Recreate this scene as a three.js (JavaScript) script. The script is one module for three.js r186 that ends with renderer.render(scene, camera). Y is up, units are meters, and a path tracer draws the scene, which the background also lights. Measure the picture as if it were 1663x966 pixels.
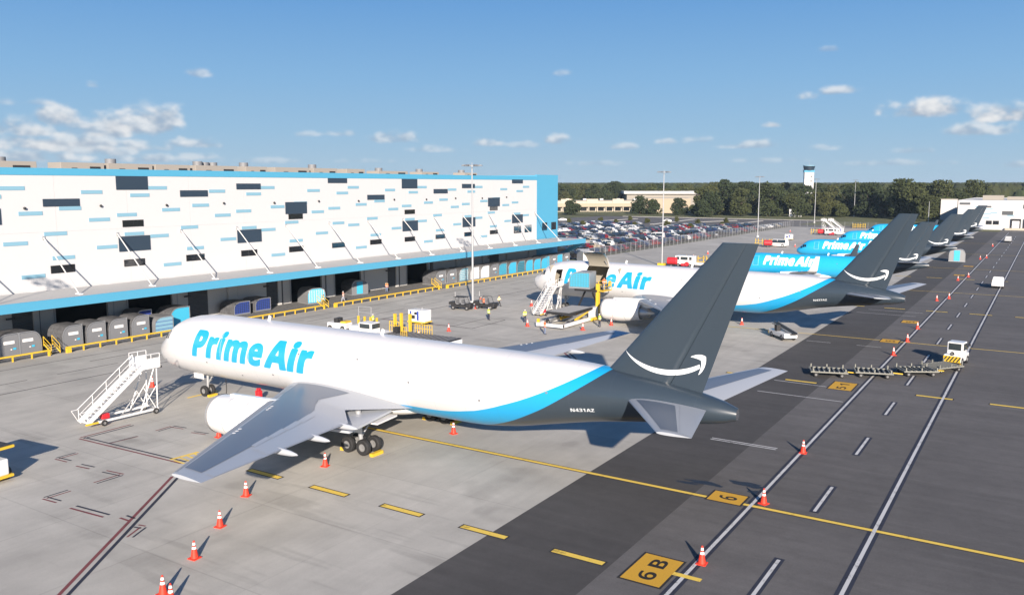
import * as THREE from 'three';
import { mergeGeometries, mergeVertices } from 'three/addons/utils/BufferGeometryUtils.js';
import { RoundedBoxGeometry } from 'three/addons/geometries/RoundedBoxGeometry.js';
import { MarchingCubes } from 'three/addons/objects/MarchingCubes.js';

// ------------------------------------------------------------------ camera, sky, sun, exposure
const scene = new THREE.Scene();
const camera = new THREE.PerspectiveCamera(38.81, 1024 / 594, 0.5, 14000);
camera.position.set(68.275, 18.555, 47.402);
camera.rotation.order = 'YXZ';
camera.rotation.set(-0.132, 0.567, 0);
camera.updateMatrixWorld();
const renderer = new THREE.WebGLRenderer({ antialias: true });
renderer.toneMapping = THREE.LinearToneMapping;
renderer.toneMappingExposure = 1.8;
renderer.shadowMap.enabled = true;
const SUN = new THREE.Vector3(25.8, 14.6, 33.7).normalize();
const sun = new THREE.DirectionalLight(0xfff1e2, 5.0);
sun.position.copy(SUN).multiplyScalar(400);
sun.castShadow = true;
sun.shadow.mapSize.set(4096, 4096);
Object.assign(sun.shadow.camera, { left: -260, right: 260, top: 260, bottom: -260, near: 1, far: 1200 });
scene.add(sun); scene.add(sun.target);

function mulberry(a) { return () => { a |= 0; a = a + 0x6D2B79F5 | 0; let t = Math.imul(a ^ a >>> 15, 1 | a); t = t + Math.imul(t ^ t >>> 7, 61 | t) ^ t; return ((t ^ t >>> 14) >>> 0) / 4294967296; }; }
const rnd = mulberry(20251);
const hash2 = (x, y) => { let h = Math.imul(x | 0, 374761393) + Math.imul(y | 0, 668265263); h = Math.imul(h ^ h >>> 13, 1274126177); return ((h ^ h >>> 16) >>> 0) / 4294967296; };
function vnoise(x, y) {
  const xi = Math.floor(x), yi = Math.floor(y), fx = x - xi, fy = y - yi, u = fx * fx * (3 - 2 * fx), v = fy * fy * (3 - 2 * fy);
  const a = hash2(xi, yi), b = hash2(xi + 1, yi), c = hash2(xi, yi + 1), d = hash2(xi + 1, yi + 1);
  return a + (b - a) * u + (c - a) * v + (a - b - c + d) * u * v;
}
function fbm(x, y, n) { let s = 0, a = 0.5, t = 0; for (let i = 0; i < n; i++) { s += a * vnoise(x + i * 17.3, y - i * 9.1); t += a; a *= 0.55; x *= 2.03; y *= 2.03; } return s / t; }
const clamp = (x, a = 0, b = 1) => Math.min(b, Math.max(a, x));
const sstep = (a, b, x) => { const t = clamp((x - a) / (b - a)); return t * t * (3 - 2 * t); };
const lerp = (a, b, t) => a + (b - a) * t;

// sky: clear air paling to the horizon, with fair-weather cumulus all the way round
function makeSky() {
  const W = 4096, H = 2048, data = new Float32Array(W * H * 4), K = 0.545;
  const f = 1371.4, yaw = 0.567, pitch = -0.132;
  const R = [Math.cos(yaw), 0, -Math.sin(yaw)], F = [-Math.sin(yaw) * Math.cos(pitch), Math.sin(pitch), -Math.cos(yaw) * Math.cos(pitch)];
  const U = [R[1] * F[2] - R[2] * F[1], R[2] * F[0] - R[0] * F[2], R[0] * F[1] - R[1] * F[0]];
  const clouds = [];
  const put = (px, py, w, h, o) => {
    const a = (px - 831.5) / f, b = (483 - py) / f, d = [0, 1, 2].map(i => a * R[i] + b * U[i] + F[i]), l = Math.hypot(...d);
    clouds.push({ az: Math.atan2(d[2], d[0]), el: Math.asin(d[1] / l), w: w / f * 0.9, h: h / f, o });
  };
  [[232, 204, 84, 32, .85], [180, 216, 60, 16, .65], [95, 192, 34, 24, .85], [40, 210, 74, 22, .75], [120, 216, 100, 15, .7], [75, 240, 110, 13, .8], [240, 241, 70, 12, .75], [320, 236, 44, 11, .7], [160, 248, 90, 9, .6],
   [316, 121, 34, 10, .55], [150, 139, 11, 7, .4], [64, 168, 24, 7, .4], [8, 167, 30, 7, .45], [640, 228, 66, 12, .6], [545, 218, 36, 8, .5], [500, 219, 26, 6, .4], [790, 234, 34, 10, .7], [700, 244, 60, 8, .4], [910, 230, 38, 11, .7], [850, 237, 40, 7, .4], [1010, 239, 30, 7, .5],
   [1080, 231, 22, 6, .5], [1140, 230, 34, 8, .5], [1210, 237, 56, 10, .6], [1255, 204, 20, 7, .8], [1314, 158, 23, 9, .8], [1371, 149, 44, 10, .75], [1504, 181, 76, 22, 1], [1640, 190, 66, 20, 1], [1592, 214, 62, 13, .7], [1346, 81, 18, 5, .35], [915, 120, 26, 6, .35],
   [1482, 246, 30, 7, .4], [1345, 241, 34, 6, .35], [1655, 269, 26, 6, .5], [30, 236, 90, 15, .8], [130, 232, 70, 14, .7], [60, 258, 120, 12, .7], [210, 260, 110, 9, .6], [330, 256, 60, 8, .5], [430, 262, 80, 6, .35], [600, 262, 90, 6, .3], [1250, 262, 90, 5, .3], [1440, 266, 100, 6, .35], [980, 266, 80, 5, .25]].forEach(c => put(...c));
  const mid = Math.atan2(F[2], F[0]), r = mulberry(991);
  for (let i = 0; i < 150; i++) {
    const off = 0.62 + r() * (Math.PI * 2 - 1.24), el = 0.02 + Math.pow(r(), 1.6) * 0.24, big = r() < 0.25 ? 1.7 : 0.8;
    clouds.push({ az: mid + off, el, w: (0.018 + 0.03 * r()) * big, h: (0.005 + 0.009 * r()) * big, o: 0.35 + 0.6 * r() });
  }
  const rowsFor = Array.from({ length: H }, () => []);
  for (const c of clouds) {
    c.az = Math.atan2(Math.sin(c.az), Math.cos(c.az));
    const r0 = Math.floor(((c.el - c.h * 1.8) / Math.PI + 0.5) * H), r1 = Math.ceil(((c.el + c.h * 2.4) / Math.PI + 0.5) * H);
    for (let k = Math.max(0, r0); k <= Math.min(H - 1, r1); k++) rowsFor[k].push(c);
  }
  const stops = [[0, [0.43, 0.58, 0.71]], [0.02, [0.405, 0.57, 0.72]], [0.06, [0.33, 0.535, 0.74]], [0.12, [0.25, 0.475, 0.75]], [0.2, [0.16, 0.375, 0.71]], [0.3, [0.11, 0.285, 0.61]], [0.6, [0.05, 0.15, 0.39]], [1.57, [0.028, 0.09, 0.26]]];
  for (let j = 0; j < H; j++) {
    const el = ((j + 0.5) / H - 0.5) * Math.PI, e = Math.max(0, el);
    let k = 0; while (k < stops.length - 2 && stops[k + 1][0] < e) k++;
    const t = sstep(0, 1, 0) + clamp((e - stops[k][0]) / (stops[k + 1][0] - stops[k][0]));
    const base = [0, 1, 2].map(i => lerp(stops[k][1][i], stops[k + 1][1][i], t));
    for (let i = 0; i < W; i++) {
      const o = (j * W + i) * 4; data[o] = base[0]; data[o + 1] = base[1]; data[o + 2] = base[2]; data[o + 3] = 1;
    }
    for (const c of rowsFor[j]) {
      const dy = (el - c.el) / c.h, half = c.w * 1.7, i0 = Math.floor(((c.az - half) / (2 * Math.PI) + 0.5) * W), i1 = Math.ceil(((c.az + half) / (2 * Math.PI) + 0.5) * W);
      for (let ii = i0; ii <= i1; ii++) {
        const i = ((ii % W) + W) % W, az = ((ii + 0.5) / W - 0.5) * 2 * Math.PI, dx = (az - c.az) / c.w;
        const nx = az * 62 + c.el * 310, ny = el * 105;
        const n = fbm(nx, ny, 6), n2 = fbm(nx * 0.4 + 40, ny * 0.4, 3);
        const vy = dy > 0 ? dy * 0.8 : dy * 2.4;
        const d = 1 - dx * dx - vy * vy + (n - 0.5) * 2.0 + (n2 - 0.5) * 1.2 - 0.12;
        let al = sstep(-.05, 1.0, d) * c.o; if (al <= 0) continue;
        const shade = clamp(0.34 + dy * 0.52 + (fbm(nx + 0.5, ny + 0.7, 4) - n) * -2.4);
        const col = [lerp(0.40, 0.88, shade), lerp(0.47, 0.88, shade), lerp(0.575, 0.88, shade)];
        al *= 0.93; const o = (j * W + i) * 4;
        for (let q = 0; q < 3; q++) data[o + q] = lerp(data[o + q], col[q], al);
      }
    }
  }
  for (let o = 0; o < data.length; o += 4) { data[o] *= K; data[o + 1] *= K; data[o + 2] *= K; }
  const tex = new THREE.DataTexture(data, W, H, THREE.RGBAFormat, THREE.FloatType);
  tex.mapping = THREE.EquirectangularReflectionMapping; tex.magFilter = THREE.LinearFilter; tex.minFilter = THREE.LinearFilter; tex.needsUpdate = true;
  return tex;
}
const skyTex = makeSky();
scene.background = skyTex; scene.environment = skyTex;
scene.fog = new THREE.FogExp2(0xb4cbe0, 0.00008);

// ------------------------------------------------------------------ helpers
const V = (x, y, z) => new THREE.Vector3(x, y, z);
const names = new Map();
function numbered(n) { const k = names.get(n) || 0; names.set(n, k + 1); return k ? n + '_' + String(k).padStart(3, '0') : n; }
function prep(g) { if (g.index) g = g.toNonIndexed(); for (const k of Object.keys(g.attributes)) if (!['position', 'normal', 'uv', 'color'].includes(k)) g.deleteAttribute(k); if (!g.attributes.uv) g.setAttribute('uv', new THREE.BufferAttribute(new Float32Array(g.attributes.position.count * 2), 2)); return g; }
function merge(list) {
  list = list.map(prep); if (list.length === 1) return list[0];
  const anyC = list.some(g => g.attributes.color);
  if (anyC) for (const g of list) if (!g.attributes.color) g.setAttribute('color', new THREE.BufferAttribute(new Float32Array(g.attributes.position.count * 3).fill(1), 3));
  return mergeGeometries(list, false);
}
function tint(g, c) { g = prep(g); const n = g.attributes.position.count, a = new Float32Array(n * 3); for (let i = 0; i < n; i++) { a[3 * i] = c[0]; a[3 * i + 1] = c[1]; a[3 * i + 2] = c[2]; } g.setAttribute('color', new THREE.BufferAttribute(a, 3)); return g; }
function part(name, geos, mat, parent) {
  const m = new THREE.Mesh(geos.isBufferGeometry ? geos : merge(geos), mat); m.name = name; m.castShadow = m.receiveShadow = true; if (parent) parent.add(m); return m;
}
function thing(name, label, category, x = 0, y = 0, z = 0, ry = 0, group) {
  const o = new THREE.Group(); o.name = numbered(name); o.position.set(x, y, z); o.rotation.y = ry; o.userData = { label, category }; if (group) o.userData.group = group; scene.add(o); return o;
}
function copy(src, label, x, y, z, ry = 0, group) {
  const o = src.clone(); o.name = numbered(src.name.replace(/_\d{3}$/, '')); o.position.set(x, y, z); o.rotation.set(0, ry, 0);
  o.userData = { label, category: src.userData.category }; const g = group || src.userData.group; if (g) o.userData.group = g; scene.add(o); return o;
}
function single(name, geos, mat, label, category, group) { const m = part(numbered(name), geos, mat, scene); m.userData = { label, category }; if (group) m.userData.group = group; return m; }
function struct(name, geos, mat) { const m = part(numbered(name), geos, mat, scene); m.userData = { kind: 'structure' }; return m; }
function bx(w, h, d, x = 0, y = 0, z = 0, ry = 0, rx = 0, rz = 0) { const g = new THREE.BoxGeometry(w, h, d); if (rx || ry || rz) g.applyMatrix4(new THREE.Matrix4().makeRotationFromEuler(new THREE.Euler(rx, ry, rz, 'YXZ'))); g.translate(x, y, z); return g; }
function rb(w, h, d, r, x = 0, y = 0, z = 0, ry = 0) { const g = new RoundedBoxGeometry(w, h, d, 2, r); if (ry) g.rotateY(ry); g.translate(x, y, z); return g; }
function along(g, p, q) { const d = V(q[0] - p[0], q[1] - p[1], q[2] - p[2]), l = d.length(); d.normalize(); g.applyQuaternion(new THREE.Quaternion().setFromUnitVectors(V(0, 1, 0), d)); g.translate((p[0] + q[0]) / 2, (p[1] + q[1]) / 2, (p[2] + q[2]) / 2); return g; }
const dist = (p, q) => Math.hypot(p[0] - q[0], p[1] - q[1], p[2] - q[2]);
function bar(p, q, r, r2 = r, n = 6) { return along(new THREE.CylinderGeometry(r2, r, dist(p, q), n), p, q); }
function beam(p, q, w, h) { // box beam, h vertical-ish
  const l = dist(p, q), g = new THREE.BoxGeometry(w, h, l); const m = new THREE.Matrix4().lookAt(V(...p), V(...q), V(0, 1, 0)); g.applyMatrix4(m); g.translate((p[0] + q[0]) / 2, (p[1] + q[1]) / 2, (p[2] + q[2]) / 2); return g;
}
function cylX(r, l, x, y, z, n = 20) { const g = new THREE.CylinderGeometry(r, r, l, n); g.rotateZ(Math.PI / 2); g.translate(x, y, z); return g; }
function cylZ(r, l, x, y, z, n = 20) { const g = new THREE.CylinderGeometry(r, r, l, n); g.rotateX(Math.PI / 2); g.translate(x, y, z); return g; }
function sheet(x0, x1, z0, z1, y, uvs = 1) { // horizontal rectangle, uv in metres * uvs
  const g = new THREE.BufferGeometry(), a = Math.min(x0, x1), b = Math.max(x0, x1), c = Math.min(z0, z1), d = Math.max(z0, z1);
  g.setAttribute('position', new THREE.Float32BufferAttribute([a, y, c, a, y, d, b, y, d, a, y, c, b, y, d, b, y, c], 3));
  g.setAttribute('normal', new THREE.Float32BufferAttribute([0, 1, 0, 0, 1, 0, 0, 1, 0, 0, 1, 0, 0, 1, 0, 0, 1, 0], 3));
  g.setAttribute('uv', new THREE.Float32BufferAttribute([a, c, a, d, b, d, a, c, b, d, b, c].map(v => v * uvs), 2)); return g;
}
function strip(p, q, w, y) { // flat painted line from p=[x,z] to q
  const dx = q[0] - p[0], dz = q[1] - p[1], l = Math.hypot(dx, dz), nx = -dz / l * w / 2, nz = dx / l * w / 2, g = new THREE.BufferGeometry();
  const A = [p[0] + nx, y, p[1] + nz], B = [q[0] + nx, y, q[1] + nz], C = [q[0] - nx, y, q[1] - nz], D = [p[0] - nx, y, p[1] - nz];
  g.setAttribute('position', new THREE.Float32BufferAttribute([...A, ...B, ...C, ...A, ...C, ...D], 3)); g.setAttribute('normal', new THREE.Float32BufferAttribute([0, 1, 0, 0, 1, 0, 0, 1, 0, 0, 1, 0, 0, 1, 0, 0, 1, 0], 3));
  g.setAttribute('uv', new THREE.Float32BufferAttribute([A, B, C, A, C, D].flatMap(v => [v[0], v[2]]), 2)); return g;
}
const lin = (c) => Array.isArray(c) ? new THREE.Color().setRGB(...c) : new THREE.Color(c);
const mat = (c, rough = 0.6, metal = 0, extra = {}) => new THREE.MeshStandardMaterial({ color: lin(c), roughness: rough, metalness: metal, side: THREE.DoubleSide, ...extra });
const paint = (c, rough = 0.35) => new THREE.MeshPhysicalMaterial({ color: lin(c), roughness: rough, clearcoat: 0.5, clearcoatRoughness: 0.15, side: THREE.DoubleSide });
function pixels(W, H, fn, srgb = true) {
  const d = new Uint8Array(W * H * 4); for (let j = 0; j < H; j++) for (let i = 0; i < W; i++) { const c = fn(i, j), o = (j * W + i) * 4; d[o] = clamp(c[0]) * 255; d[o + 1] = clamp(c[1]) * 255; d[o + 2] = clamp(c[2]) * 255; d[o + 3] = 255; }
  const t = new THREE.DataTexture(d, W, H); t.wrapS = t.wrapT = THREE.RepeatWrapping; t.magFilter = THREE.LinearFilter; t.minFilter = THREE.LinearMipmapLinearFilter; t.generateMipmaps = true; t.anisotropy = 8; if (srgb) t.colorSpace = THREE.SRGBColorSpace; t.needsUpdate = true; return t;
}
// tileable fbm on a W-pixel tile
function tileNoise(x, y, per, n) { let s = 0, a = 0.5, t = 0, p = per; for (let i = 0; i < n; i++) {
  const X = x * p, Y = y * p, xi = Math.floor(X), yi = Math.floor(Y), fx = X - xi, fy = Y - yi, u = fx * fx * (3 - 2 * fx), v = fy * fy * (3 - 2 * fy), k = i * 131;
  const h = (q, w) => hash2(((q % p) + p) % p + k, ((w % p) + p) % p + k * 3), A = h(xi, yi), B = h(xi + 1, yi), C = h(xi, yi + 1), D = h(xi + 1, yi + 1);
  s += a * (A + (B - A) * u + (C - A) * v + (A - B - C + D) * u * v); t += a; a *= 0.6; p *= 2; } return s / t; }

const M = {
  white: paint([0.68, 0.68, 0.675], 0.4), cyan: paint([0.02, 0.33, 0.60], 0.4), facadeWhite: mat([0.56, 0.56, 0.56], 0.75), facadeBlue: mat([0.075, 0.33, 0.50], 0.65), stripeBlue: mat([0.20, 0.38, 0.48], 0.7),
  navy: mat([0.025, 0.043, 0.066], 0.5), glass: new THREE.MeshPhysicalMaterial({ color: lin([0.012, 0.014, 0.017]), roughness: 0.08, metalness: 0, clearcoat: 1, side: THREE.DoubleSide }),
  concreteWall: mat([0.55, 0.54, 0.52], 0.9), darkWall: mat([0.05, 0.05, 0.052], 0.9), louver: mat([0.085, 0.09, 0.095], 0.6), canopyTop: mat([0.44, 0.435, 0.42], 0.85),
  tan: mat([0.30, 0.275, 0.24], 0.85), steel: mat([0.50, 0.51, 0.52], 0.4, 0.7), galv: mat([0.40, 0.41, 0.42], 0.55, 0.3), darkMetal: mat([0.03, 0.03, 0.032], 0.55, 0.2), rubber: mat([0.018, 0.018, 0.019], 0.85),
  yellow: mat([0.66, 0.43, 0.03], 0.55), yellowLine: mat([0.80, 0.56, 0.09], 0.8), blackLine: mat([0.02, 0.02, 0.021], 0.85), whiteLine: mat([0.56, 0.56, 0.55], 0.8), navyLine: mat([0.022, 0.026, 0.045], 0.85), redLine: mat([0.19, 0.05, 0.055], 0.85),
  red: mat([0.55, 0.02, 0.03], 0.5), orange: mat([0.72, 0.045, 0.02], 0.55), reflect: mat([0.80, 0.80, 0.78], 0.6), alu: mat([0.36, 0.365, 0.37], 0.42, 0.55), aluDark: mat([0.20, 0.205, 0.215], 0.6, 0.1), label: mat([0.75, 0.75, 0.74], 0.7),
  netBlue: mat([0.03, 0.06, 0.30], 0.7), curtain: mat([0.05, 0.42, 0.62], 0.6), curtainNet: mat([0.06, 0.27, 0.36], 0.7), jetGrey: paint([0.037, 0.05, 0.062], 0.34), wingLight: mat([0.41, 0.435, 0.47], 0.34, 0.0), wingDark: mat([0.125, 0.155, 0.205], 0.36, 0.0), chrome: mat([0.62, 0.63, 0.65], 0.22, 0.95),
  beige: mat([0.40, 0.33, 0.24], 0.85), beigeLight: mat([0.46, 0.41, 0.33], 0.85), roofGrey: mat([0.55, 0.54, 0.52], 0.8), hiVis: mat([0.45, 0.75, 0.08], 0.8), cabGlass: new THREE.MeshPhysicalMaterial({ color: lin([0.03, 0.04, 0.045]), roughness: 0.1, clearcoat: 1, side: THREE.DoubleSide }),
  vtx: mat([1, 1, 1], 0.75, 0, { vertexColors: true }), vtxMetal: mat([1, 1, 1], 0.5, 0.2, { vertexColors: true })
};

// ------------------------------------------------------------------ ground
function aniso(x, y, px, py, n) { let s = 0, a = .5, t = 0; for (let i = 0; i < n; i++) { const X = x * px, Y = y * py, xi = Math.floor(X), yi = Math.floor(Y), fx = X - xi, fy = Y - yi, u = fx * fx * (3 - 2 * fx), v = fy * fy * (3 - 2 * fy), h = (q, w) => hash2(((q % px) + px) % px + i * 57, ((w % py) + py) % py + i * 91 + px), A = h(xi, yi), B = h(xi + 1, yi), C = h(xi, yi + 1), D = h(xi + 1, yi + 1); s += a * (A + (B - A) * u + (C - A) * v + (A - B - C + D) * u * v); t += a; a *= .6; px *= 2; py *= 2; } return s / t; }
const asphaltTex = (tone, seed) => pixels(1024, 1024, (i, j) => {
  const x = i / 1024, y = j / 1024, n = tileNoise(x + seed, y, 6, 5), s = tileNoise(x * 1, y + seed, 64, 3), f = hash2(i + seed * 99, j), streak = tileNoise(x + .3, y * 0.999 + seed, 2, 4);
  const sk = aniso(y + seed * .1, x, 70, 3, 3) - .5, v = tone * (0.80 + 0.16 * sk + 0.22 * n + 0.10 * s + 0.10 * f + 0.12 * (streak - .5)); return [v * 1.0, v * 0.975, v * 0.96]; });
const apronTex = pixels(2048, 2048, (i, j) => { // one tile is 76 m of cast concrete: slabs of 7.6 m, each with its own tone, rubber and fuel stains
  const x = i / 2048, y = j / 2048, sk = aniso(x, y, 90, 5, 3), sk2 = aniso(x + .4, y + .3, 260, 9, 2), big = tileNoise(x, y, 5, 4), mid = tileNoise(x + .37, y + .11, 34, 4), fine = hash2(i, j), sw = tileNoise(x * 1, y, 9, 2);
  const sx = Math.floor(x * 10), sy = Math.floor(y * 10), slab = hash2(sx + 5, sy + 9) - 0.5, jx = Math.abs(x * 10 - Math.round(x * 10)), jy = Math.abs(y * 10 - Math.round(y * 10));
  let v = 0.672 + 0.022 * (sk - .5) * 2 + 0.01 * (sk2 - .5) * 2 + 0.06 * (big - .5) * 2 + 0.05 * (mid - .5) * 2 + 0.03 * (fine - .5) + 0.02 * slab;
  const streak = tileNoise(x * 1 + 0.13 * big, y + .6 * sw * 0.1, 3, 2), st = tileNoise(x + 0.02 * mid, (y * 8) % 1, 12, 3);
  v -= 0.05 * sstep(0.58, 0.8, st) * sstep(.4, .7, streak); const stain = tileNoise(x + .7, y + .2, 22, 3); v -= 0.05 * sstep(0.66, 0.85, stain);
  if (Math.min(jx, jy) < 0.004) v -= 0.05;
  return [v * 1.0, v * 0.98, v * 0.93]; });
const uvScale = (t, s) => { t.repeat.set(1 / s, 1 / s); return t; };
const apronMat = new THREE.MeshStandardMaterial({ map: uvScale(apronTex, 76), roughness: 0.93 });
const asphaltDark = new THREE.MeshStandardMaterial({ map: uvScale(asphaltTex(0.27, 3), 33), roughness: 0.92 });
const asphaltMid = new THREE.MeshStandardMaterial({ map: uvScale(asphaltTex(0.355, 8), 41), roughness: 0.92 });
const asphaltLot = new THREE.MeshStandardMaterial({ map: uvScale(asphaltTex(0.36, 5), 29), roughness: 0.95 });
const dockTex = pixels(512, 512, (i, j) => { const n = tileNoise(i / 512, j / 512, 40, 3), f = hash2(i, j), v = 0.42 + 0.18 * (n - .5) + 0.16 * (f - .5); return [v, v, v * 1.0]; });
const dockMat = new THREE.MeshStandardMaterial({ map: uvScale(dockTex, 9), roughness: 0.95 });
const grassTex = pixels(512, 512, (i, j) => { const n = tileNoise(i / 512, j / 512, 8, 5), f = hash2(i, j), k = 0.7 + 0.5 * n + 0.2 * f; return [0.33 * k, 0.34 * k, 0.19 * k]; });
const grassMat = new THREE.MeshStandardMaterial({ map: uvScale(grassTex, 60), roughness: 1 });

const wear = pixels(512, 512, (i, j) => { const x = i / 512, y = j / 512, n = tileNoise(x, y, 12, 5), m = tileNoise(x + .5, y, 90, 2), k = 1 - .45 * sstep(.56, .74, n * .7 + m * .3) - .12 * (tileNoise(x, y + .3, 4, 3) - .4); return [k, k, k]; }, false); wear.repeat.set(1 / 6, 1 / 6);
for (const k of ['yellowLine', 'whiteLine', 'redLine', 'navyLine', 'blackLine']) M[k].map = wear;
struct('ground', [sheet(-7000, 7000, -9000, 600, -0.03)], grassMat);
const apron = struct('apron', [sheet(-33.2, 44, -345, 140, 0)], apronMat);
const dock = struct('dock_pavement', [sheet(-33.2, -23.9, -126, 60, 0.004)], dockMat);
struct('apron_shoulder', [sheet(44, 51.15, -345, 140, -0.002)], asphaltDark);
const taxiway = struct('taxiway', [sheet(51.15, 190, -362, 140, -0.001)], asphaltMid);
struct('car_park_pavement', [sheet(-165, -33.4, -420, -133, -0.01)], asphaltLot);
struct('access_road', [sheet(-33.2, 35, -366, -345.2, -0.006)], asphaltMid);
const lawnMat = grassMat;

// painted markings, children of the surface they lie on
const lead = (z, x0, x1) => { part('lead_in_border', [strip([x0, z], [x1, z], 0.5, 0.006)], M.blackLine, apron); part('lead_in_line', [strip([x0, z], [x1, z], 0.32, 0.010)], M.yellowLine, apron); };
lead(0, 7.5, 190); part('stop_bar', [strip([5.2, -1.6], [5.2, 1.6], 0.3, 0.008)], M.yellowLine, apron);
for (const z of [-61.3, -117, -166, -213, -263]) { part('lead_in_line', [strip([12, z], [190, z], 0.22, 0.010)], M.yellowLine, apron); }
for (const [z, x0, n] of [[11.5, 24.9, 5], [-34, 42.0, 7], [-91, 42, 6], [-142, 42, 6]]) for (let k = 0; k < n; k++) {
  const x = x0 + k * 5.75; if (z === -34 && x > 51.2 && x < 55) continue;
  part('lead_in_dash_border', [strip([x - .1, z], [x + 3.0, z], 0.58, 0.006)], M.blackLine, apron); part('lead_in_dash', [strip([x, z], [x + 2.9, z], 0.40, 0.010)], M.yellowLine, apron);
}
part('lead_in_dash', [strip([54.1, 10.65], [55.5, 10.65], 0.35, 0.018)], M.yellowLine, taxiway);
// taxi lane edges with dark borders, and the dashes between
for (const x of [54.65, 61.4]) { part('edge_line_border', [strip([x, 90], [x, -340], 0.58, 0.008)], M.navyLine, taxiway); part('edge_line', [strip([x, 90], [x, -340], 0.19, 0.013)], M.whiteLine, taxiway); }
for (let k = -3; k < 26; k++) { const z = -1.1 - k * 12.2; part('lane_dash_border', [strip([58, z + .2], [58, z - 4.9], 0.52, 0.005)], M.navyLine, taxiway); part('lane_dash', [strip([58, z], [58, z - 4.7], 0.18, 0.0095)], M.whiteLine, taxiway); }
// stand number boxes, letters read by a crew taxiing in from the lane
function canvasTex(w, h, draw) { const c = document.createElement('canvas'); c.width = w; c.height = h; draw(c.getContext('2d'), w, h); const t = new THREE.CanvasTexture(c); t.colorSpace = THREE.SRGBColorSpace; t.anisotropy = 8; t.magFilter = THREE.LinearFilter; return t; }
function standBox(x0, x1, z0, z1, text) { // z0 near edge (larger z)
  part('stand_box_border', [sheet(x0 - .12, x1 + .12, z1 - .12, z0 + .12, 0.0145)], M.blackLine, taxiway);
  const t = canvasTex(256, 256, (c) => { c.fillStyle = '#c99a2c'; c.fillRect(0, 0, 256, 256); for (let i = 0; i < 900; i++) { c.fillStyle = rnd() < .5 ? 'rgba(120,90,30,.10)' : 'rgba(225,185,80,.10)'; c.fillRect(rnd() * 256, rnd() * 256, 5, 3); } c.fillStyle = '#1d1a16'; c.font = 'bold ' + (text.length > 1 ? 150 : 190) + 'px sans-serif'; c.textAlign = 'center'; c.textBaseline = 'middle'; if (text.length > 1) { c.fillText(text[0], 70, 132); c.fillText(text[1], 186, 132); } else c.fillText(text, 128, 134); });
  const g = sheet(x0, x1, z1, z0, 0.019), p = g.attributes.position, u = g.attributes.uv;
  for (let i = 0; i < p.count; i++) { u.setXY(i, (z0 - p.getZ(i)) / (z0 - z1), (x1 - p.getX(i)) / (x1 - x0)); }
  part('stand_number', g, new THREE.MeshStandardMaterial({ map: t, roughness: 0.85 }), taxiway);
}
standBox(52.1, 54.1, 0.35, -1.3, '6'); standBox(52.1, 54.1, 12.4, 9.25, '6B'); standBox(52.0, 54.0, -32.4, -35.7, '51'); standBox(52.0, 54.0, -60.1, -62.4, '5'); standBox(52.0, 54.0, -77.0, -79.4, '5');
for (const z of [-149, -172]) standBox(52, 54, z, z - 2.4, '4');
const stainMat = mat([.016, .015, .015], .45);
for (const [cx, cz, rx, rz, sd] of [[51.2, -2.2, 1.5, .35, 1], [53.4, -3.4, 1.2, .4, 2], [54.3, -2.3, .5, .3, 3], [50.2, -1.7, .7, .2, 4]]) { const sh = new THREE.Shape(); for (let k = 0; k < 40; k++) { const a = k / 40 * Math.PI * 2, q = .55 + .75 * vnoise(Math.cos(a) * 2.2 + sd * 9, Math.sin(a) * 2.2 + sd * 5); k ? sh.lineTo(Math.cos(a) * rx * q, Math.sin(a) * rz * q) : sh.moveTo(Math.cos(a) * rx * q, Math.sin(a) * rz * q); } part('oil_stain', [new THREE.ShapeGeometry(sh).rotateX(-Math.PI / 2).translate(cx, .0045, cz)], stainMat, taxiway); }
// red and dark equipment lines
const duo = (p, q, w = 0.16, gap = 0.4) => { const dx = q[0] - p[0], dz = q[1] - p[1], l = Math.hypot(dx, dz), nx = dz / l * gap / 2, nz = -dx / l * gap / 2;
  part('equipment_line', [strip([p[0] - nx, p[1] - nz], [q[0] - nx, q[1] - nz], w, 0.007)], M.redLine, apron); part('equipment_line', [strip([p[0] + nx, p[1] + nz], [q[0] + nx, q[1] + nz], w, 0.007)], M.navyLine, apron); };
duo([21.9, 14.9], [34.0, 31.2], 0.2, 0.42); duo([8.8, 13.4], [20.0, 12.9]); duo([8.8, 9.3], [8.8, 13.4]); duo([11.7, 13.1], [11.9, 10.9], .1, .15);
for (const c of [[[11.9, 15.6], [11.9, 17.0], [13.2, 16.9]], [[17.1, 16.8], [18.7, 16.6], [18.7, 18.4]], [[18.6, 20.0], [18.6, 21.5], [19.9, 21.4]], [[27.0, 21.1], [27.5, 21.0], [28.1, 22.2]], [[11.9, 9.3], [11.8, 7.9], [13.1, 7.7]]]) { duo(c[1], c[0], .12, .32); duo(c[1], c[2], .12, .32); }
duo([14.5, 17.0], [15.8, 16.85], .13, .4); duo([21.4, 21.4], [24.3, 21.15], .15, .4); duo([14.4, 8.0], [15.8, 7.75], .12, .3); duo([25.2, 20.7], [26.0, 20.7], .15, .4);
part('equipment_line', [strip([18.9, 10.9], [18.7, 13.0], 0.3, 0.009)], M.yellowLine, apron);
for (const k of [0, 1, 2, 3]) part('equipment_line', [strip([19.0, 11.3 + .55 * k], [20.2, 11.5 + .5 * k], 0.16, 0.009)], M.yellowLine, apron);
const greyLine = mat([0.11, 0.105, 0.10], 0.9);
for (const [x, a, b, w] of [[-9.85, 12, -115, .22], [-20.0, 12, -115, .16]]) part('service_lane_line', [strip([x, a], [x, b], w, 0.007)], greyLine, apron);
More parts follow.
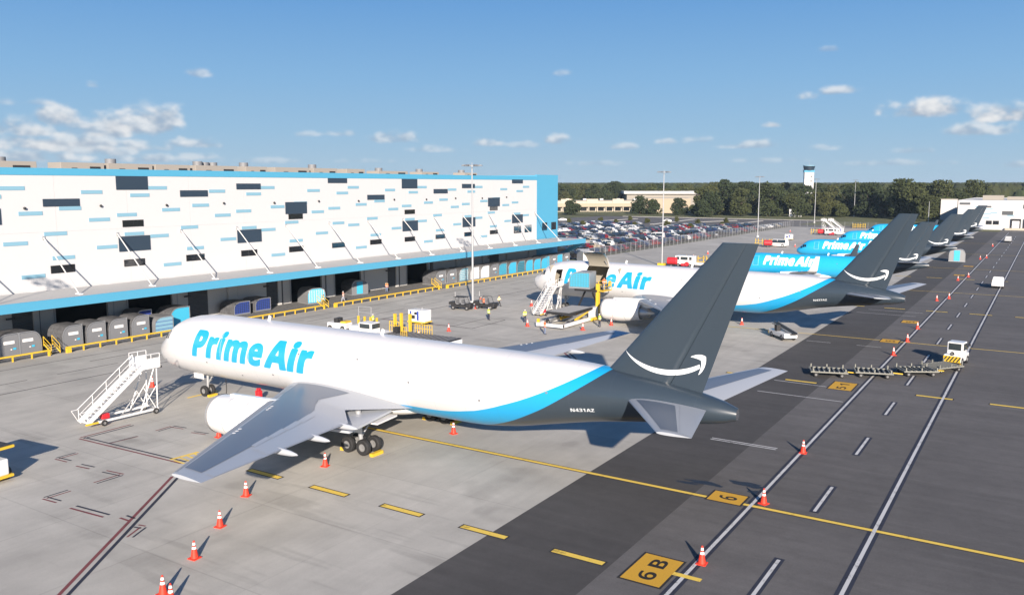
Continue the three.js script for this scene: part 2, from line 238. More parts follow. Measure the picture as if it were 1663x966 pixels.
for (let k = 0; k < 9; k++) { part('service_lane_dash', [strip([-13.7, 12 - k * 9.4], [-13.7, 5.5 - k * 9.4], .18, 0.007)], greyLine, apron); part('service_lane_dash', [strip([-17.0, -2.8 - k * 10.4], [-17.0, -7.6 - k * 10.4], .18, 0.007)], greyLine, apron); }
for (const [dx, dz] of [[0, 0], [2, -62], [16, -112]]) { const L = [[2.2, -41.6], [2.2, -49.9], [5.2, -49.9], [5.4, -41.5]]; for (let i = 0; i < 4; i++) { const p = L[i], q = L[(i + 1) % 4]; part('equipment_line', [strip([p[0] + dx, p[1] + dz], [q[0] + dx, q[1] + dz], .2, 0.007)], greyLine, apron); } }
duo([21.5, -36.5], [29.5, -27.5], .22, .5); duo([-9.9, -41.4], [2.3, -41.6], .14, .2);
const thinWhite = (p, q) => part('thin_line', [strip(p, q, .13, 0.006)], M.whiteLine, taxiway);
thinWhite([48.2, -11.45], [53.0, -11.45]); thinWhite([48.2, -11.8], [53.0, -11.8]); thinWhite([46.8, -28], [54.2, -28]); thinWhite([46.9, -33.2], [51.8, -33]); thinWhite([44.4, -56.3], [47.2, -56.3]); thinWhite([50.1, -56.4], [52.8, -56.4]); thinWhite([45, -84], [53, -84]); thinWhite([46, -88], [53.5, -88]);

// ------------------------------------------------------------------ jets
function curve(pts) { // monotone cubic through [x, y] pairs
  const n = pts.length, d = [], m = [];
  for (let i = 0; i < n - 1; i++) d.push((pts[i + 1][1] - pts[i][1]) / (pts[i + 1][0] - pts[i][0]));
  for (let i = 0; i < n; i++) m.push(i === 0 ? d[0] : i === n - 1 ? d[n - 2] : d[i - 1] * d[i] <= 0 ? 0 : 2 / (1 / d[i - 1] + 1 / d[i]));
  return (x) => { if (x <= pts[0][0]) return pts[0][1]; if (x >= pts[n - 1][0]) return pts[n - 1][1]; let i = 0; while (pts[i + 1][0] < x) i++; const h = pts[i + 1][0] - pts[i][0], t = (x - pts[i][0]) / h, t2 = t * t, t3 = t2 * t;
    return (2 * t3 - 3 * t2 + 1) * pts[i][1] + (t3 - 2 * t2 + t) * h * m[i] + (-2 * t3 + 3 * t2) * pts[i + 1][1] + (t3 - t2) * h * m[i + 1]; };
}
function body(st) { // st rows: x, top, bottom, half width
  const T = curve(st.map(s => [s[0], s[1]])), B = curve(st.map(s => [s[0], s[2]])), Wd = curve(st.map(s => [s[0], s[3]])), L = st[st.length - 1][0];
  const P = (x, th, s, off = 0) => { const t = T(x), b = B(x), w = Wd(x), yc = (t + b) / 2, ry = (t - b) / 2, c = Math.cos(th), n = Math.sin(th); let nx = 0, ny = c / Math.max(ry, .05), nz = n / Math.max(w, .05); const l = Math.hypot(ny, nz); return [x, yc + ry * c + off * ny / l, s * (w * n + off * nz / l)]; };
  const th = (x, y) => { const t = T(x), b = B(x); return Math.acos(clamp((y - (t + b) / 2) / ((t - b) / 2), -1, 1)); };
  return { T, B, Wd, L, P, th, x0: st[0][0] };
}
function grid(us, vs, P, uv, skip) { // smooth patch over parameters; flipped faces do not matter, both sides are drawn
  const nu = us.length, nv = vs.length, pos = [], uvs = [], idx = [];
  for (const u of us) for (const v of vs) { pos.push(...P(u, v)); uvs.push(...(uv ? uv(u, v) : [u, v])); }
  for (let i = 0; i < nu - 1; i++) for (let j = 0; j < nv - 1; j++) { if (skip && skip((us[i] + us[i + 1]) / 2, (vs[j] + vs[j + 1]) / 2)) continue; const a = i * nv + j, b = a + 1, c = a + nv, d = c + 1; idx.push(a, b, d, a, d, c); }
  const g = new THREE.BufferGeometry(); g.setAttribute('position', new THREE.Float32BufferAttribute(pos, 3)); g.setAttribute('uv', new THREE.Float32BufferAttribute(uvs, 2)); g.setIndex(idx); g.computeVertexNormals(); return g;
}
const range = (a, b, n) => Array.from({ length: n + 1 }, (_, i) => a + (b - a) * i / n);
function foil(sections, nc = 14) { // closed aerofoil loft; section: {p:[x,y,z] of leading edge, c chord, t thickness ratio, up:[..] unit}
  const prof = []; const th = (c) => 5 * (0.2969 * Math.sqrt(c) - 0.126 * c - 0.3516 * c * c + 0.2843 * c ** 3 - 0.1036 * c ** 4);
  for (let i = nc; i >= 0; i--) { const c = (1 - Math.cos(Math.PI * i / nc)) / 2; prof.push([c, th(c) + 0.02 * Math.sin(Math.PI * c)]); }
  for (let i = 1; i < nc; i++) { const c = (1 - Math.cos(Math.PI * i / nc)) / 2; prof.push([c, -th(c) * 0.85 + 0.01 * Math.sin(Math.PI * c)]); }
  prof.push(prof[0]);
  const us = range(0, sections.length - 1, sections.length - 1), vs = range(0, prof.length - 1, prof.length - 1);
  const P = (u, v) => { const s = sections[u], q = prof[v]; return [s.p[0] + q[0] * s.c, s.p[1] + q[1] * s.t * s.c * s.up[1], s.p[2] + q[1] * s.t * s.c * s.up[2]]; };
  const g = grid(us, vs, P, (u, v) => { const q = P(u, v); return [q[0], q[1]]; });
  const e = sections[sections.length - 1], tip = []; for (let i = 0; i < prof.length - 1; i++) tip.push(P(sections.length - 1, i));
  const cap = new THREE.BufferGeometry(), cp = []; for (let i = 1; i < tip.length - 1; i++) cp.push(...tip[0], ...tip[i], ...tip[i + 1]); cap.setAttribute('position', new THREE.Float32BufferAttribute(cp, 3)); cap.computeVertexNormals(); const cu = []; for (let i = 0; i < cp.length; i += 3) cu.push(cp[i], cp[i + 1]); cap.setAttribute('uv', new THREE.Float32BufferAttribute(cu, 2));
  return merge([g, cap]);
}
function wing(rows, side, nsub = 6) { // rows: z, xLE, xTE, y, t ; returns geometry and an upper-surface function
  const at = (z) => { let i = 0; while (i < rows.length - 2 && rows[i + 1][0] < z) i++; const t = (z - rows[i][0]) / (rows[i + 1][0] - rows[i][0]); return rows[i].map((v, k) => lerp(v, rows[i + 1][k], t)); };
  const secs = []; for (let i = 0; i < rows.length - 1; i++) for (let k = 0; k < nsub; k++) secs.push(at(lerp(rows[i][0], rows[i + 1][0], k / nsub))); secs.push(rows[rows.length - 1]);
  const g = foil(secs.map(r => ({ p: [r[1], r[3], side * r[0]], c: r[2] - r[1], t: r[4], up: [0, 1, 0] })));
  const th = (c) => 5 * (0.2969 * Math.sqrt(c) - 0.126 * c - 0.3516 * c * c + 0.2843 * c ** 3 - 0.1036 * c ** 4);
  const up = (z, c, off) => { const r = at(z), ch = r[2] - r[1]; return [r[1] + c * ch, r[3] + (th(c) + 0.02 * Math.sin(Math.PI * c)) * r[4] * ch + off, side * z]; };
  return { g, up, at, patch: (z0, z1, c0, c1, off, c0b = c0, c1b = c1) => grid(range(z0, z1, 14), range(0, 1, 10), (z, v) => { const k = (z - z0) / (z1 - z0); return up(z, lerp(lerp(c0, c0b, k), lerp(c1, c1b, k), v), off); }) };
}
function writeMark(c, text, x, y, w, h, colour, mirror) { // slanted bold lettering with its box's lower left at x, y
  c.save(); c.translate(x + (mirror ? w : 0), y); if (mirror) c.scale(-1, 1); c.font = 'bold 200px sans-serif'; const k = h / 150; c.transform(1, 0, -0.24, 1, 0, 0); c.fillStyle = colour; c.strokeStyle = colour; c.lineWidth = 13; c.lineJoin = 'round'; c.textBaseline = 'alphabetic'; const wd = w - .24 * h; for (const [word, a, b] of [[text.split(' ')[0], 0, .625], [text.split(' ')[1], .655, 1]]) { c.save(); const m = c.measureText(word).width; c.translate(a * wd, 0); c.scale((b - a) * wd / m, k); c.fillText(word, 0, 0); c.strokeText(word, 0, 0); c.restore(); } c.restore();
}
function liveryTex(F, o) { // upper half of the sheet: port side, lower half: starboard; rows run from crown to keel along the skin
  const W = 2048, H = o.h, hh = H / 2;
  return canvasTex(W, H, (c) => {
    for (let i = 0; i < W; i++) { const x = (i + .5) / W * F.L;
      for (const s of [0, 1]) { const y0 = s * hh; c.fillStyle = o.base; c.fillRect(i, y0, 1, hh); const a = F.th(x, o.upper(x)) / Math.PI * hh, b = F.th(x, o.lower(x)) / Math.PI * hh; if (x > o.from) { c.fillStyle = o.band; c.fillRect(i, y0 + a, 1, hh - a); } if (x > o.darkFrom) { c.fillStyle = o.dark; c.fillRect(i, y0 + b, 1, hh - b); } } }
    const px = W / F.L; // pixels per metre along; rows per metre at mid body
    for (const s of [0, 1]) { const yb = s * hh + F.th(14, o.textBase) / Math.PI * hh, ht = (F.th(14, o.textBase) - F.th(14, o.textTop)) / Math.PI * hh; writeMark(c, 'Prime Air', o.text[0] * px, yb, (o.text[1] - o.text[0]) * px, ht, o.textColour, s === 1);
      if (o.reg) { c.save(); const rx = o.regAt[0] * px, ry = s * hh + F.th(o.regAt[0], o.regAt[1]) / Math.PI * hh; c.fillStyle = '#d9dde0'; c.font = 'bold 20px sans-serif'; c.translate(rx + (s ? 62 : 0), ry); if (s) c.scale(-1, 1); c.fillText(o.reg, 0, 0, 62); c.restore(); } }
    c.lineWidth = 1; for (let x = 2; x < F.L; x += 2.6) { c.strokeStyle = 'rgba(90,95,100,.16)'; c.beginPath(); c.moveTo(x * px, 0); c.lineTo(x * px, H); c.stroke(); } for (const s of [0, 1]) for (const t of [.16, .37, .63, .8]) { c.strokeStyle = 'rgba(90,95,100,.13)'; c.beginPath(); c.moveTo(3 * px, (s + t) * hh); c.lineTo(W * .96, (s + t) * hh); c.stroke(); }
    for (let i = 0; i < 420; i++) { const d = rnd() < .5; c.fillStyle = d ? 'rgba(60,60,60,0.035)' : 'rgba(255,255,255,0.03)'; c.fillRect(rnd() * W, rnd() * H, 3 + rnd() * 26, 1 + rnd() * 2); } // grime flecks
  });
}
function finTex(o) { // side view of the fin in metres, white curved arrow on dark grey
  return canvasTex(1024, 1024, (c) => { const S = 1024 / o.size, X = (x) => (x - o.x0) * S, Y = (y) => 1024 - (y - o.y0) * S; c.fillStyle = o.dark; c.fillRect(0, 0, 1024, 1024);
    if (o.front) { c.fillStyle = o.frontColour; c.beginPath(); o.front.forEach((p, i) => i ? c.lineTo(X(p[0]), Y(p[1])) : c.moveTo(X(p[0]), Y(p[1]))); c.fill(); }
    for (let i = 0; i < 300; i++) { c.fillStyle = rnd() < .5 ? 'rgba(0,0,0,0.05)' : 'rgba(160,180,190,0.035)'; c.fillRect(rnd() * 1024, rnd() * 1024, 4 + rnd() * 40, 1 + rnd() * 3); }
    const q = (fx, fy) => [X(lerp(o.sm[0], o.sm[2], fx)), Y(o.sm[1] + fy * (o.sm[2] - o.sm[0]))]; c.fillStyle = '#e9ecec'; c.beginPath(); c.moveTo(...q(0, 0)); c.bezierCurveTo(...q(.16, -.15), ...q(.55, -.29), ...q(.93, -.09)); c.lineTo(...q(.935, -.135)); c.bezierCurveTo(...q(.70, -.30), ...q(.26, -.32), ...q(-.008, .012)); c.fill();
    c.beginPath(); c.moveTo(...q(.825, -.012)); c.bezierCurveTo(...q(.88, .025), ...q(.96, .035), ...q(1.0, .005)); c.bezierCurveTo(...q(1.01, -.07), ...q(.98, -.17), ...q(.915, -.215)); c.bezierCurveTo(...q(.945, -.14), ...q(.955, -.09), ...q(.945, -.045)); c.bezierCurveTo(...q(.915, -.025), ...q(.87, -.02), ...q(.825, -.012)); c.fill(); });
}
const skinMat = (t, r = 0.3) => new THREE.MeshPhysicalMaterial({ map: t, roughness: r, clearcoat: 0.45, clearcoatRoughness: 0.2, side: THREE.DoubleSide });
const liner = mat([0.33, 0.30, 0.24], 0.8);
function wheel(r, w, x, y, z) { const prof = [[0.02, -w * .32], [r * .42, -w * .36], [r * .5, -w * .42], [r * .86, -w * .5], [r * .97, -w * .36], [r, 0], [r * .97, w * .36], [r * .86, w * .5], [r * .5, w * .42], [r * .42, w * .36], [0.02, w * .32]].map(p => new THREE.Vector2(p[0], p[1])); const g = prep(new THREE.LatheGeometry(prof, 22)), p = g.attributes.position, a = new Float32Array(p.count * 3); for (let i = 0; i < p.count; i++) { const rr = Math.hypot(p.getX(i), p.getZ(i)), c = rr < r * .47 ? [0.20, 0.20, 0.20] : [0.019, 0.019, 0.02]; a.set(c, 3 * i); } g.setAttribute('color', new THREE.BufferAttribute(a, 3)); g.rotateX(Math.PI / 2); g.translate(x, y, z); return g; }
const seamMat = mat([.50, .50, .50], .6);
function makeJet(o, label, x, z, group) {
  const F = o.F, jet = thing('cargo_jet', label, 'airplane', x, 0, z, 0, group);
  const holes = o.holes || [];
  const inHole = (u, v, s) => s > 0 && holes.some(h => u > h[0] && u < h[1] && v > h[2] && v < h[3]);
  let us = [...range(0, 1, 10).map(t => t * t * 5.2), ...range(5.6, F.L * .68, 24), ...range(F.L * .7, F.L, 20)], vs = range(0, Math.PI, 30);
  for (const h of holes) { us.push(h[0], h[1]); vs.push(h[2], h[3]); } us.sort((a, b) => a - b); vs.sort((a, b) => a - b);
  const side = (s) => grid(us, vs, (u, v) => F.P(u, v, s), (u, v) => [u / F.L, s > 0 ? 1 - v / Math.PI * .5 : .5 - v / Math.PI * .5], (u, v) => inHole(u, v, s));
  // keel and crown normals are averaged across the two halves
  const fg = [side(1), side(-1)].map(g => { const n = g.attributes.normal, nv = vs.length; for (let i = 0; i < us.length; i++) for (const j of [0, nv - 1]) { const k = i * nv + j, l = Math.hypot(n.getX(k), n.getY(k)) || 1; n.setXYZ(k, n.getX(k) / l, n.getY(k) / l, 0); } return g; });
  { const a = fg[0].attributes.normal, b = fg[1].attributes.normal; for (let k = 0; k < b.count; k++) b.setXYZ(k, a.getX(k), a.getY(k), -a.getZ(k)); }
  { const g = fg[1], ix = g.index.array; for (let i = 0; i < ix.length; i += 3) { const t = ix[i]; ix[i] = ix[i + 1]; ix[i + 1] = t; } }
  const endR = (F.T(F.L) - F.B(F.L)) / 2, tailCap = new THREE.CircleGeometry(1, 16); tailCap.rotateY(Math.PI / 2); tailCap.scale(1, endR * .98, F.Wd(F.L) * .98); tailCap.translate(F.L - .01, (F.T(F.L) + F.B(F.L)) / 2, 0);
  const fus = part('fuselage', fg, o.skin, jet); part('exhaust_cap', [tailCap], M.chrome, fus);
  const patch = (x0, x1, t0, t1, off, s = 1) => grid(range(x0, x1, 6), range(t0, t1, 8), (u, v) => F.P(u, v, s, off));
  for (const s of [1, -1]) {
    for (const [a, b, y0, y1] of o.windows) { const g = grid(range(0, 1, 4), range(0, 1, 4), (u, v) => { const xx = lerp(a, b, u); return F.P(xx, lerp(F.th(xx, y1), F.th(xx, y0), v), s, 0.015); }); part('cockpit_window', [g], M.glass, fus); }
    for (const d of o.doors) { if (s > 0 && holes.some(h => d[0] < h[1] && d[1] > h[0])) continue; const t1 = F.th(d[0], d[2]), t0 = F.th(d[0], d[3]); part('door_seal', [patch(d[0] - .05, d[1] + .05, t0 - .02, t1 + .02, .006, s)], mat(o.seal, .6), fus); part('door', [patch(d[0], d[1], t0, t1, .02, s)], o.doorMat, fus); }
  }
  if (o.freight && !holes.length) { const [a, b, y0, y1] = o.freight, t1 = F.th(12, y0), t0 = F.th(12, y1); for (const [x0, x1, u0, u1] of [[a, a + .035, t0, t1], [b - .035, b, t0, t1], [a, b, t0, t0 + .012], [a, b, t1 - .012, t1]]) part('freight_door_seam', [patch(x0, x1, u0, u1, .006)], seamMat, fus); }
  for (const [x, t, s] of [[9, 1.9, 1], [13, 2.2, 1], [17, 1.95, 1], [20, 1.2, 1], [26, 1.1, 1], [31, 1.5, 1], [37, 1.7, 1], [42, 1.4, 1], [24, 1.3, -1]]) if (x < F.L * .85) part('skin_vent', [patch(x, x + .16, t, t + .05, .012, s)], M.aluDark, fus);
  if (holes.length) { const h = holes[0], a = h[0] - 1.8, b = h[1] + 2; // freight deck seen through the open doors
    part('cabin_liner', [grid(range(4.6, b, 8), range(.15, 1.85, 12), (u, v) => F.P(u, v, -1, -.25)), grid(range(4.6, b, 8), range(0, .5, 5), (u, v) => F.P(u, v, 1, -.25)), bx(b - 4.6, .1, 4.3, (b + 4.6) / 2, F.P(10, h[3], 1)[1] - .06, 0), bx(.08, 3, 4.4, b, 5.4, 0), bx(.08, 3, 4.2, 4.6, 5.2, 0)], liner, jet);
    const top = F.P(h[0], h[2], 1), g2 = grid(range(h[0], h[1], 8), range(h[2], h[3], 14), (u, v) => F.P(u, v, 1, .02), (u, v) => [u / F.L, 1 - v / Math.PI * .5]), g3 = grid(range(h[0] + .08, h[1] - .08, 4), range(h[2] + .02, h[3] - .03, 12), (u, v) => F.P(u, v, 1, -.16));
    const turn = new THREE.Matrix4().makeTranslation(0, top[1], top[2]).multiply(new THREE.Matrix4().makeRotationX(-2.05)).multiply(new THREE.Matrix4().makeTranslation(0, -top[1], -top[2])); g2.applyMatrix4(turn); g3.applyMatrix4(turn);
    const cd = part('cargo_door', [g2], o.skin, jet); part('door_lining', [g3], liner, cd);
    const eb = F.P(h[0], h[3], 1); for (const q of [h[0] + .3, h[1] - .3]) part('door_actuator', [bar([q, top[1] - .1, top[2] - .1], [q, top[1] + 1.0, top[2] + .9], .05)], M.steel, cd);
  }
  for (const a of o.antennas) part('antenna', [beam([a, F.T(a) - .05, 0], [a + .18, F.T(a) + .42, 0], .03, .3)], M.white, fus);
  // wings
  for (const s of [1, -1]) {
    const w = wing(o.wing, s), wg = part('wing', [w.g], M.wingLight, jet), zr = o.wing[1][0], zt = o.wing[o.wing.length - 1][0], zk = o.wing[o.kink || 2][0];
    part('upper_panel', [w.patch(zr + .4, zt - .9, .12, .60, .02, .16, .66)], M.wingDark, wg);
    for (let k = 0; k < 4; k++) { const a = lerp(zk + .8, lerp(zk, zt, .6), k / 4), b2 = lerp(zk + .8, lerp(zk, zt, .6), (k + 1) / 4) - .08; part('spoiler', [w.patch(a, b2, .615, .69, .028, .63, .70)], M.wingLight, wg); }
    for (const q of [.35, .62]) for (let k = 0; k < 3; k++) { const p = w.up(lerp(zr, zt, q) + k * .45, .17, .03); part('access_panel', [bx(.12, .02, .16, p[0], p[1], p[2])], M.label, wg); }
    part('leading_edge_slat', [w.patch(zr + 1, zt - .3, .004, .105, .012)], M.galv, wg);
    if (!o.kink) part('flap', [w.patch(zr + .3, zk - .15, .66, .985, .02)], M.wingLight, wg); if (o.lowFlap) { part('lowered_flap', [beam([28.6, 2.75, s * 3.2], [29.4, 2.6, s * 8.3], 2.6, .16)], M.wingLight, wg); part('flap_vane', [beam([29.9, 2.45, s * 2.9], [30.1, 2.4, s * 5.2], .8, .1)], M.white, wg); } part('flap', [w.patch(zk + .6, lerp(zk, zt, .62), .70, .985, .02)], M.wingLight, wg); part('aileron', [w.patch(lerp(zk, zt, .65), zt - 1, .74, .985, .02)], M.wingLight, wg);
    for (const f of o.fairings) { const r = w.at(f), y = r[3] - .12, g = new THREE.SphereGeometry(1, 10, 8); g.scale(o.fairLen, .2, .16); g.translate(r[2] - o.fairLen * .25, y, s * f); part('flap_fairing', [g], M.wingLight, wg); }
    if (o.winglet) { const wl = o.winglet, e = o.wing[o.wing.length - 1]; part('winglet', [foil([{ p: [e[1], e[3], s * e[0]], c: e[2] - e[1], t: .1, up: [0, 1, 0] }, { p: [lerp(e[1], wl[0], .3), e[3] + .35, s * (e[0] + .45)], c: (e[2] - e[1]) * .85, t: .1, up: [0, .6, -s * .8] }, { p: [wl[0], wl[2], s * (e[0] + .95)], c: wl[1] - wl[0], t: .1, up: [0, 0.1, -s * .98] }])], s > 0 ? M.white : o.tailMat, wg); }
    const e = o.engine, prof = e.prof.map(p => new THREE.Vector2(p[1], p[0])); const lathe = (pr, n = 32) => { const g = new THREE.LatheGeometry(pr, n); g.rotateZ(-Math.PI / 2); g.translate(e.x, e.y, s * e.z); return g; };
    const en = part('engine', [lathe(prof)], M.white, jet);
    part('inlet_lip', [lathe([[.14, e.r * .90], [0.02, e.r * .88], [-.03, e.r * .92], [.02, e.r * .955], [.22, e.r * .985]].map(p => new THREE.Vector2(p[1], p[0])))], M.galv, en);
    part('inlet_duct', [lathe([[.1, e.r * .895], [1.1, e.r * .83]].map(p => new THREE.Vector2(p[1], p[0])))], M.galv, en);
    for (const q of [.24, 1.9, 3.6].map(v => v * e.len / 6)) { const i0 = e.prof.findIndex((p, i) => i + 1 < e.prof.length && e.prof[i + 1][0] >= q), A = e.prof[i0], B = e.prof[i0 + 1], rr = lerp(A[1], B[1], (q - A[0]) / (B[0] - A[0])); part('cowl_joint', [lathe([[q - .02, rr - .01], [q - .015, rr + .006], [q + .015, rr + .006], [q + .02, rr - .01]].map(p => new THREE.Vector2(p[1], p[0])))], M.aluDark, en); }
    const fan = new THREE.CircleGeometry(e.r * .84, 28); fan.rotateY(-Math.PI / 2); fan.translate(e.x + 1.0, e.y, s * e.z); part('fan', [fan], M.darkMetal, en); part('spinner', [lathe([[.45, .01], [.7, .18], [.98, .3]].map(p => new THREE.Vector2(p[1], p[0])), 16)], M.galv, en);
    part('core_exhaust', [lathe(e.core.map(p => new THREE.Vector2(p[1], p[0])), 24)], M.steel, en);
    const wy = w.at(e.z); part('pylon', [beam([e.x + 1.4, e.y + e.r * .86, s * e.z], [wy[1] + 1.6, wy[3] + .02, s * e.z], .34, .75), beam([e.x + e.len * .6, e.y + e.r * .5, s * e.z], [wy[1] + 2.4, wy[3] - .25, s * e.z], .3, .9)], M.white, en);
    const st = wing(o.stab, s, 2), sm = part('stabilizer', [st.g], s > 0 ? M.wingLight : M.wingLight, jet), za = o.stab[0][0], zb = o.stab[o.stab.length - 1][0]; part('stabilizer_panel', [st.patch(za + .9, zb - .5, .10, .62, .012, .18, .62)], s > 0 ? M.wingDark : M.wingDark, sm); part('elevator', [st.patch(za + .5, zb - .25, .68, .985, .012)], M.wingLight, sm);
    // main gear
    const gr = o.main, mg = part('main_gear', [bar([gr.x, gr.r + .1, s * gr.z], [gr.x - .1, gr.top, s * (gr.z + .15)], .16, .2, 10), bar([gr.x, gr.r + .5, s * gr.z], [gr.x + .2, gr.top - .1, s * (gr.z - 1.6)], .09), bar([gr.x - gr.dx - .1, gr.r, s * gr.z], [gr.x + gr.dx + .1, gr.r, s * gr.z], .13)], M.galv, jet);
    for (const dx of gr.dx ? [-gr.dx, gr.dx] : [0]) for (const dz of [-gr.dz, gr.dz]) part('wheel', [wheel(gr.r, gr.w, gr.x + dx, gr.r, s * (gr.z + dz))], M.vtx, mg);
    part('gear_door', [bx(1.5, 1.25, .05, gr.x - .2, gr.top - .85, s * (gr.z + .6), 0, s * .12)], M.white, mg);
    if (o.chock) for (const k of [-1, 1]) part('wheel_chock', [bx(.3, .22, 1.1, gr.x + k * (gr.dx + gr.r + .1), .11, s * gr.z)], M.yellow, mg);
  }
  part('wing_fairing', [(() => { const g = new THREE.SphereGeometry(1, 28, 16), f = o.belly; g.scale(f[0], f[1], f[2]); g.translate(f[3], f[4], 0); return g; })()], M.white, jet);
  // fin and rudder share the side-view sheet
  const fn = o.fin, row = (k, c0, c1) => { const a = lerp(fn.rootLE, fn.tipLE, k), b = lerp(fn.rootTE, fn.tipTE, k), y = lerp(fn.y0, fn.y1, k); return { p: [a + (b - a) * c0, y, 0], c: (b - a) * (c1 - c0), t: lerp(.12, .09, k), up: [0, 0, 1] }; };
  const finUV = (g) => { const p = g.attributes.position, u = g.attributes.uv; for (let i = 0; i < p.count; i++) u.setXY(i, (p.getX(i) - fn.tx) / fn.size, (p.getY(i) - fn.ty) / fn.size); return g; };
  const symfoil = (secs, full) => { // symmetric vertical section between chord fractions
    const n = 12, pr = []; const th = (c) => 5 * (0.2969 * Math.sqrt(c) - 0.126 * c - 0.3516 * c * c + 0.2843 * c ** 3 - 0.1036 * c ** 4); const [c0, c1] = full; for (let i = 0; i <= n; i++) { const c = c0 + (c1 - c0) * (i / n) ** (c0 ? 1 : 1.7); pr.push([c, th(c)]); } const loop = [...pr, ...pr.slice().reverse().map(q => [q[0], -q[1]])]; loop.push(loop[0]);
    const g = grid(range(0, 8, 8), range(0, loop.length - 1, loop.length - 1), (u, v) => { const k = u / 8, a = lerp(fn.rootLE, fn.tipLE, k), ch = lerp(fn.rootTE, fn.tipTE, k) - a, q = loop[v]; return [a + q[0] * ch, lerp(fn.y0, fn.y1, k) , q[1] * ch * lerp(.11, .1, k)]; });
    const cap = [], k = 1, a = fn.tipLE, ch = fn.tipTE - a; for (let i = 0; i < pr.length - 1; i++) { const A = [a + pr[i][0] * ch, fn.y1, pr[i][1] * ch * .1], B = [a + pr[i + 1][0] * ch, fn.y1, pr[i + 1][1] * ch * .1]; cap.push(...A, ...B, B[0], B[1], -B[2], ...A, B[0], B[1], -B[2], A[0], A[1], -A[2]); }
    const cg = new THREE.BufferGeometry(); cg.setAttribute('position', new THREE.Float32BufferAttribute(cap, 3)); cg.computeVertexNormals(); return finUV(merge([g.toNonIndexed(), cg])); };
  const fin = part('tail_fin', symfoil(null, [0, .685]), o.finMat, jet); part('rudder', symfoil(null, [.692, 1]), o.finMat, jet);
  if (fn.dorsal) { const d = fn.dorsal, g = new THREE.BufferGeometry(), w = .22; const A = [d[0], d[1], 0], B = [fn.rootLE + .6, d[2], 0], L = [fn.rootLE + .6, d[1] - .1, w], R2 = [fn.rootLE + .6, d[1] - .1, -w]; g.setAttribute('position', new THREE.Float32BufferAttribute([...A, ...L, ...B, ...A, ...B, ...R2], 3)); g.computeVertexNormals(); part('dorsal_fin', [g], o.tailMat, jet); }
  // nose gear
  const ng = o.nose, gear = part('nose_gear', [bar([ng.x, ng.r, 0], [ng.x + .1, ng.top, 0], .1, .13, 10), bar([ng.x + .05, ng.r + .6, 0], [ng.x + 1.1, ng.top, 0], .06), bar([ng.x, ng.r, -.4], [ng.x, ng.r, .4], .07)], M.galv, jet);
  for (const dz of [-.36, .36]) part('wheel', [wheel(ng.r, .3, ng.x, ng.r, dz)], M.vtx, gear);
  for (const k of [-1, 1]) part('gear_door', [bx(1.3, .62, .04, ng.x - .5, ng.top - .42, k * .5, 0, k * .1)], M.white, gear);
  if (o.chock) part('wheel_chock', [bx(.25, .2, .9, ng.x + ng.r + .12, .1, 0)], M.yellow, gear);
  return jet;
}
const F767 = body([[0.3, 3.97, 3.95, 0.02], [0.42, 4.3, 3.52, .44], [0.75, 4.62, 3.08, .84], [1.3, 4.95, 2.7, 1.25], [1.85, 5.22, 2.42, 1.56], [2.55, 6.0, 2.22, 1.86], [3.3, 6.5, 2.12, 2.1], [4.4, 6.93, 2.06, 2.32], [6.2, 7.27, 2.02, 2.46], [9, 7.45, 2.02, 2.515], [22, 7.47, 2.02, 2.515], [35.5, 7.46, 2.05, 2.515], [38.5, 7.45, 2.35, 2.47], [41.5, 7.4, 2.95, 2.28], [44.5, 7.24, 3.55, 1.92], [47.5, 6.98, 4.0, 1.55], [50, 6.62, 4.28, 1.2], [52.3, 6.14, 4.58, .8], [53.3, 5.86, 4.8, .52], [53.7, 5.68, 4.96, .34]]);
F767.P0 = F767.P; { const old = F767.P; F767.P = (x, t, s, off) => old(Math.max(x, .3), t, s, off); }
const upper767 = curve([[28.0, 2.3], [29.2, 2.95], [33, 3.05], [36, 3.45], [39.5, 4.55], [42, 5.62], [44.5, 6.95], [46, 7.9]]), lower767 = curve([[33.5, 1.9], [36, 2.15], [38.4, 2.85], [41.4, 4.25], [43.5, 5.55], [45.5, 6.95], [47, 8.2]]);
const DARK = '#323d47', CYAN = '#1a9bd0';
const livery767 = (reg) => skinMat(liveryTex(F767, { h: 640, base: '#cfcfcf', band: CYAN, dark: DARK, upper: upper767, lower: lower767, from: 28.5, darkFrom: 33, text: [7.1, 21.8], textBase: 4.28, textTop: 6.45, textColour: '#1f9ccf', reg, regAt: [43.6, 4.45] }), .32);
const fin767 = skinMat(finTex({ x0: 44, y0: 5.5, size: 11, dark: DARK, sm: [46.45, 8.52, 51.7], front: [[43, 5], [44.4, 6.6], [45.3, 7.62], [44.3, 7.6], [43, 6.6]], frontColour: CYAN }), .34);
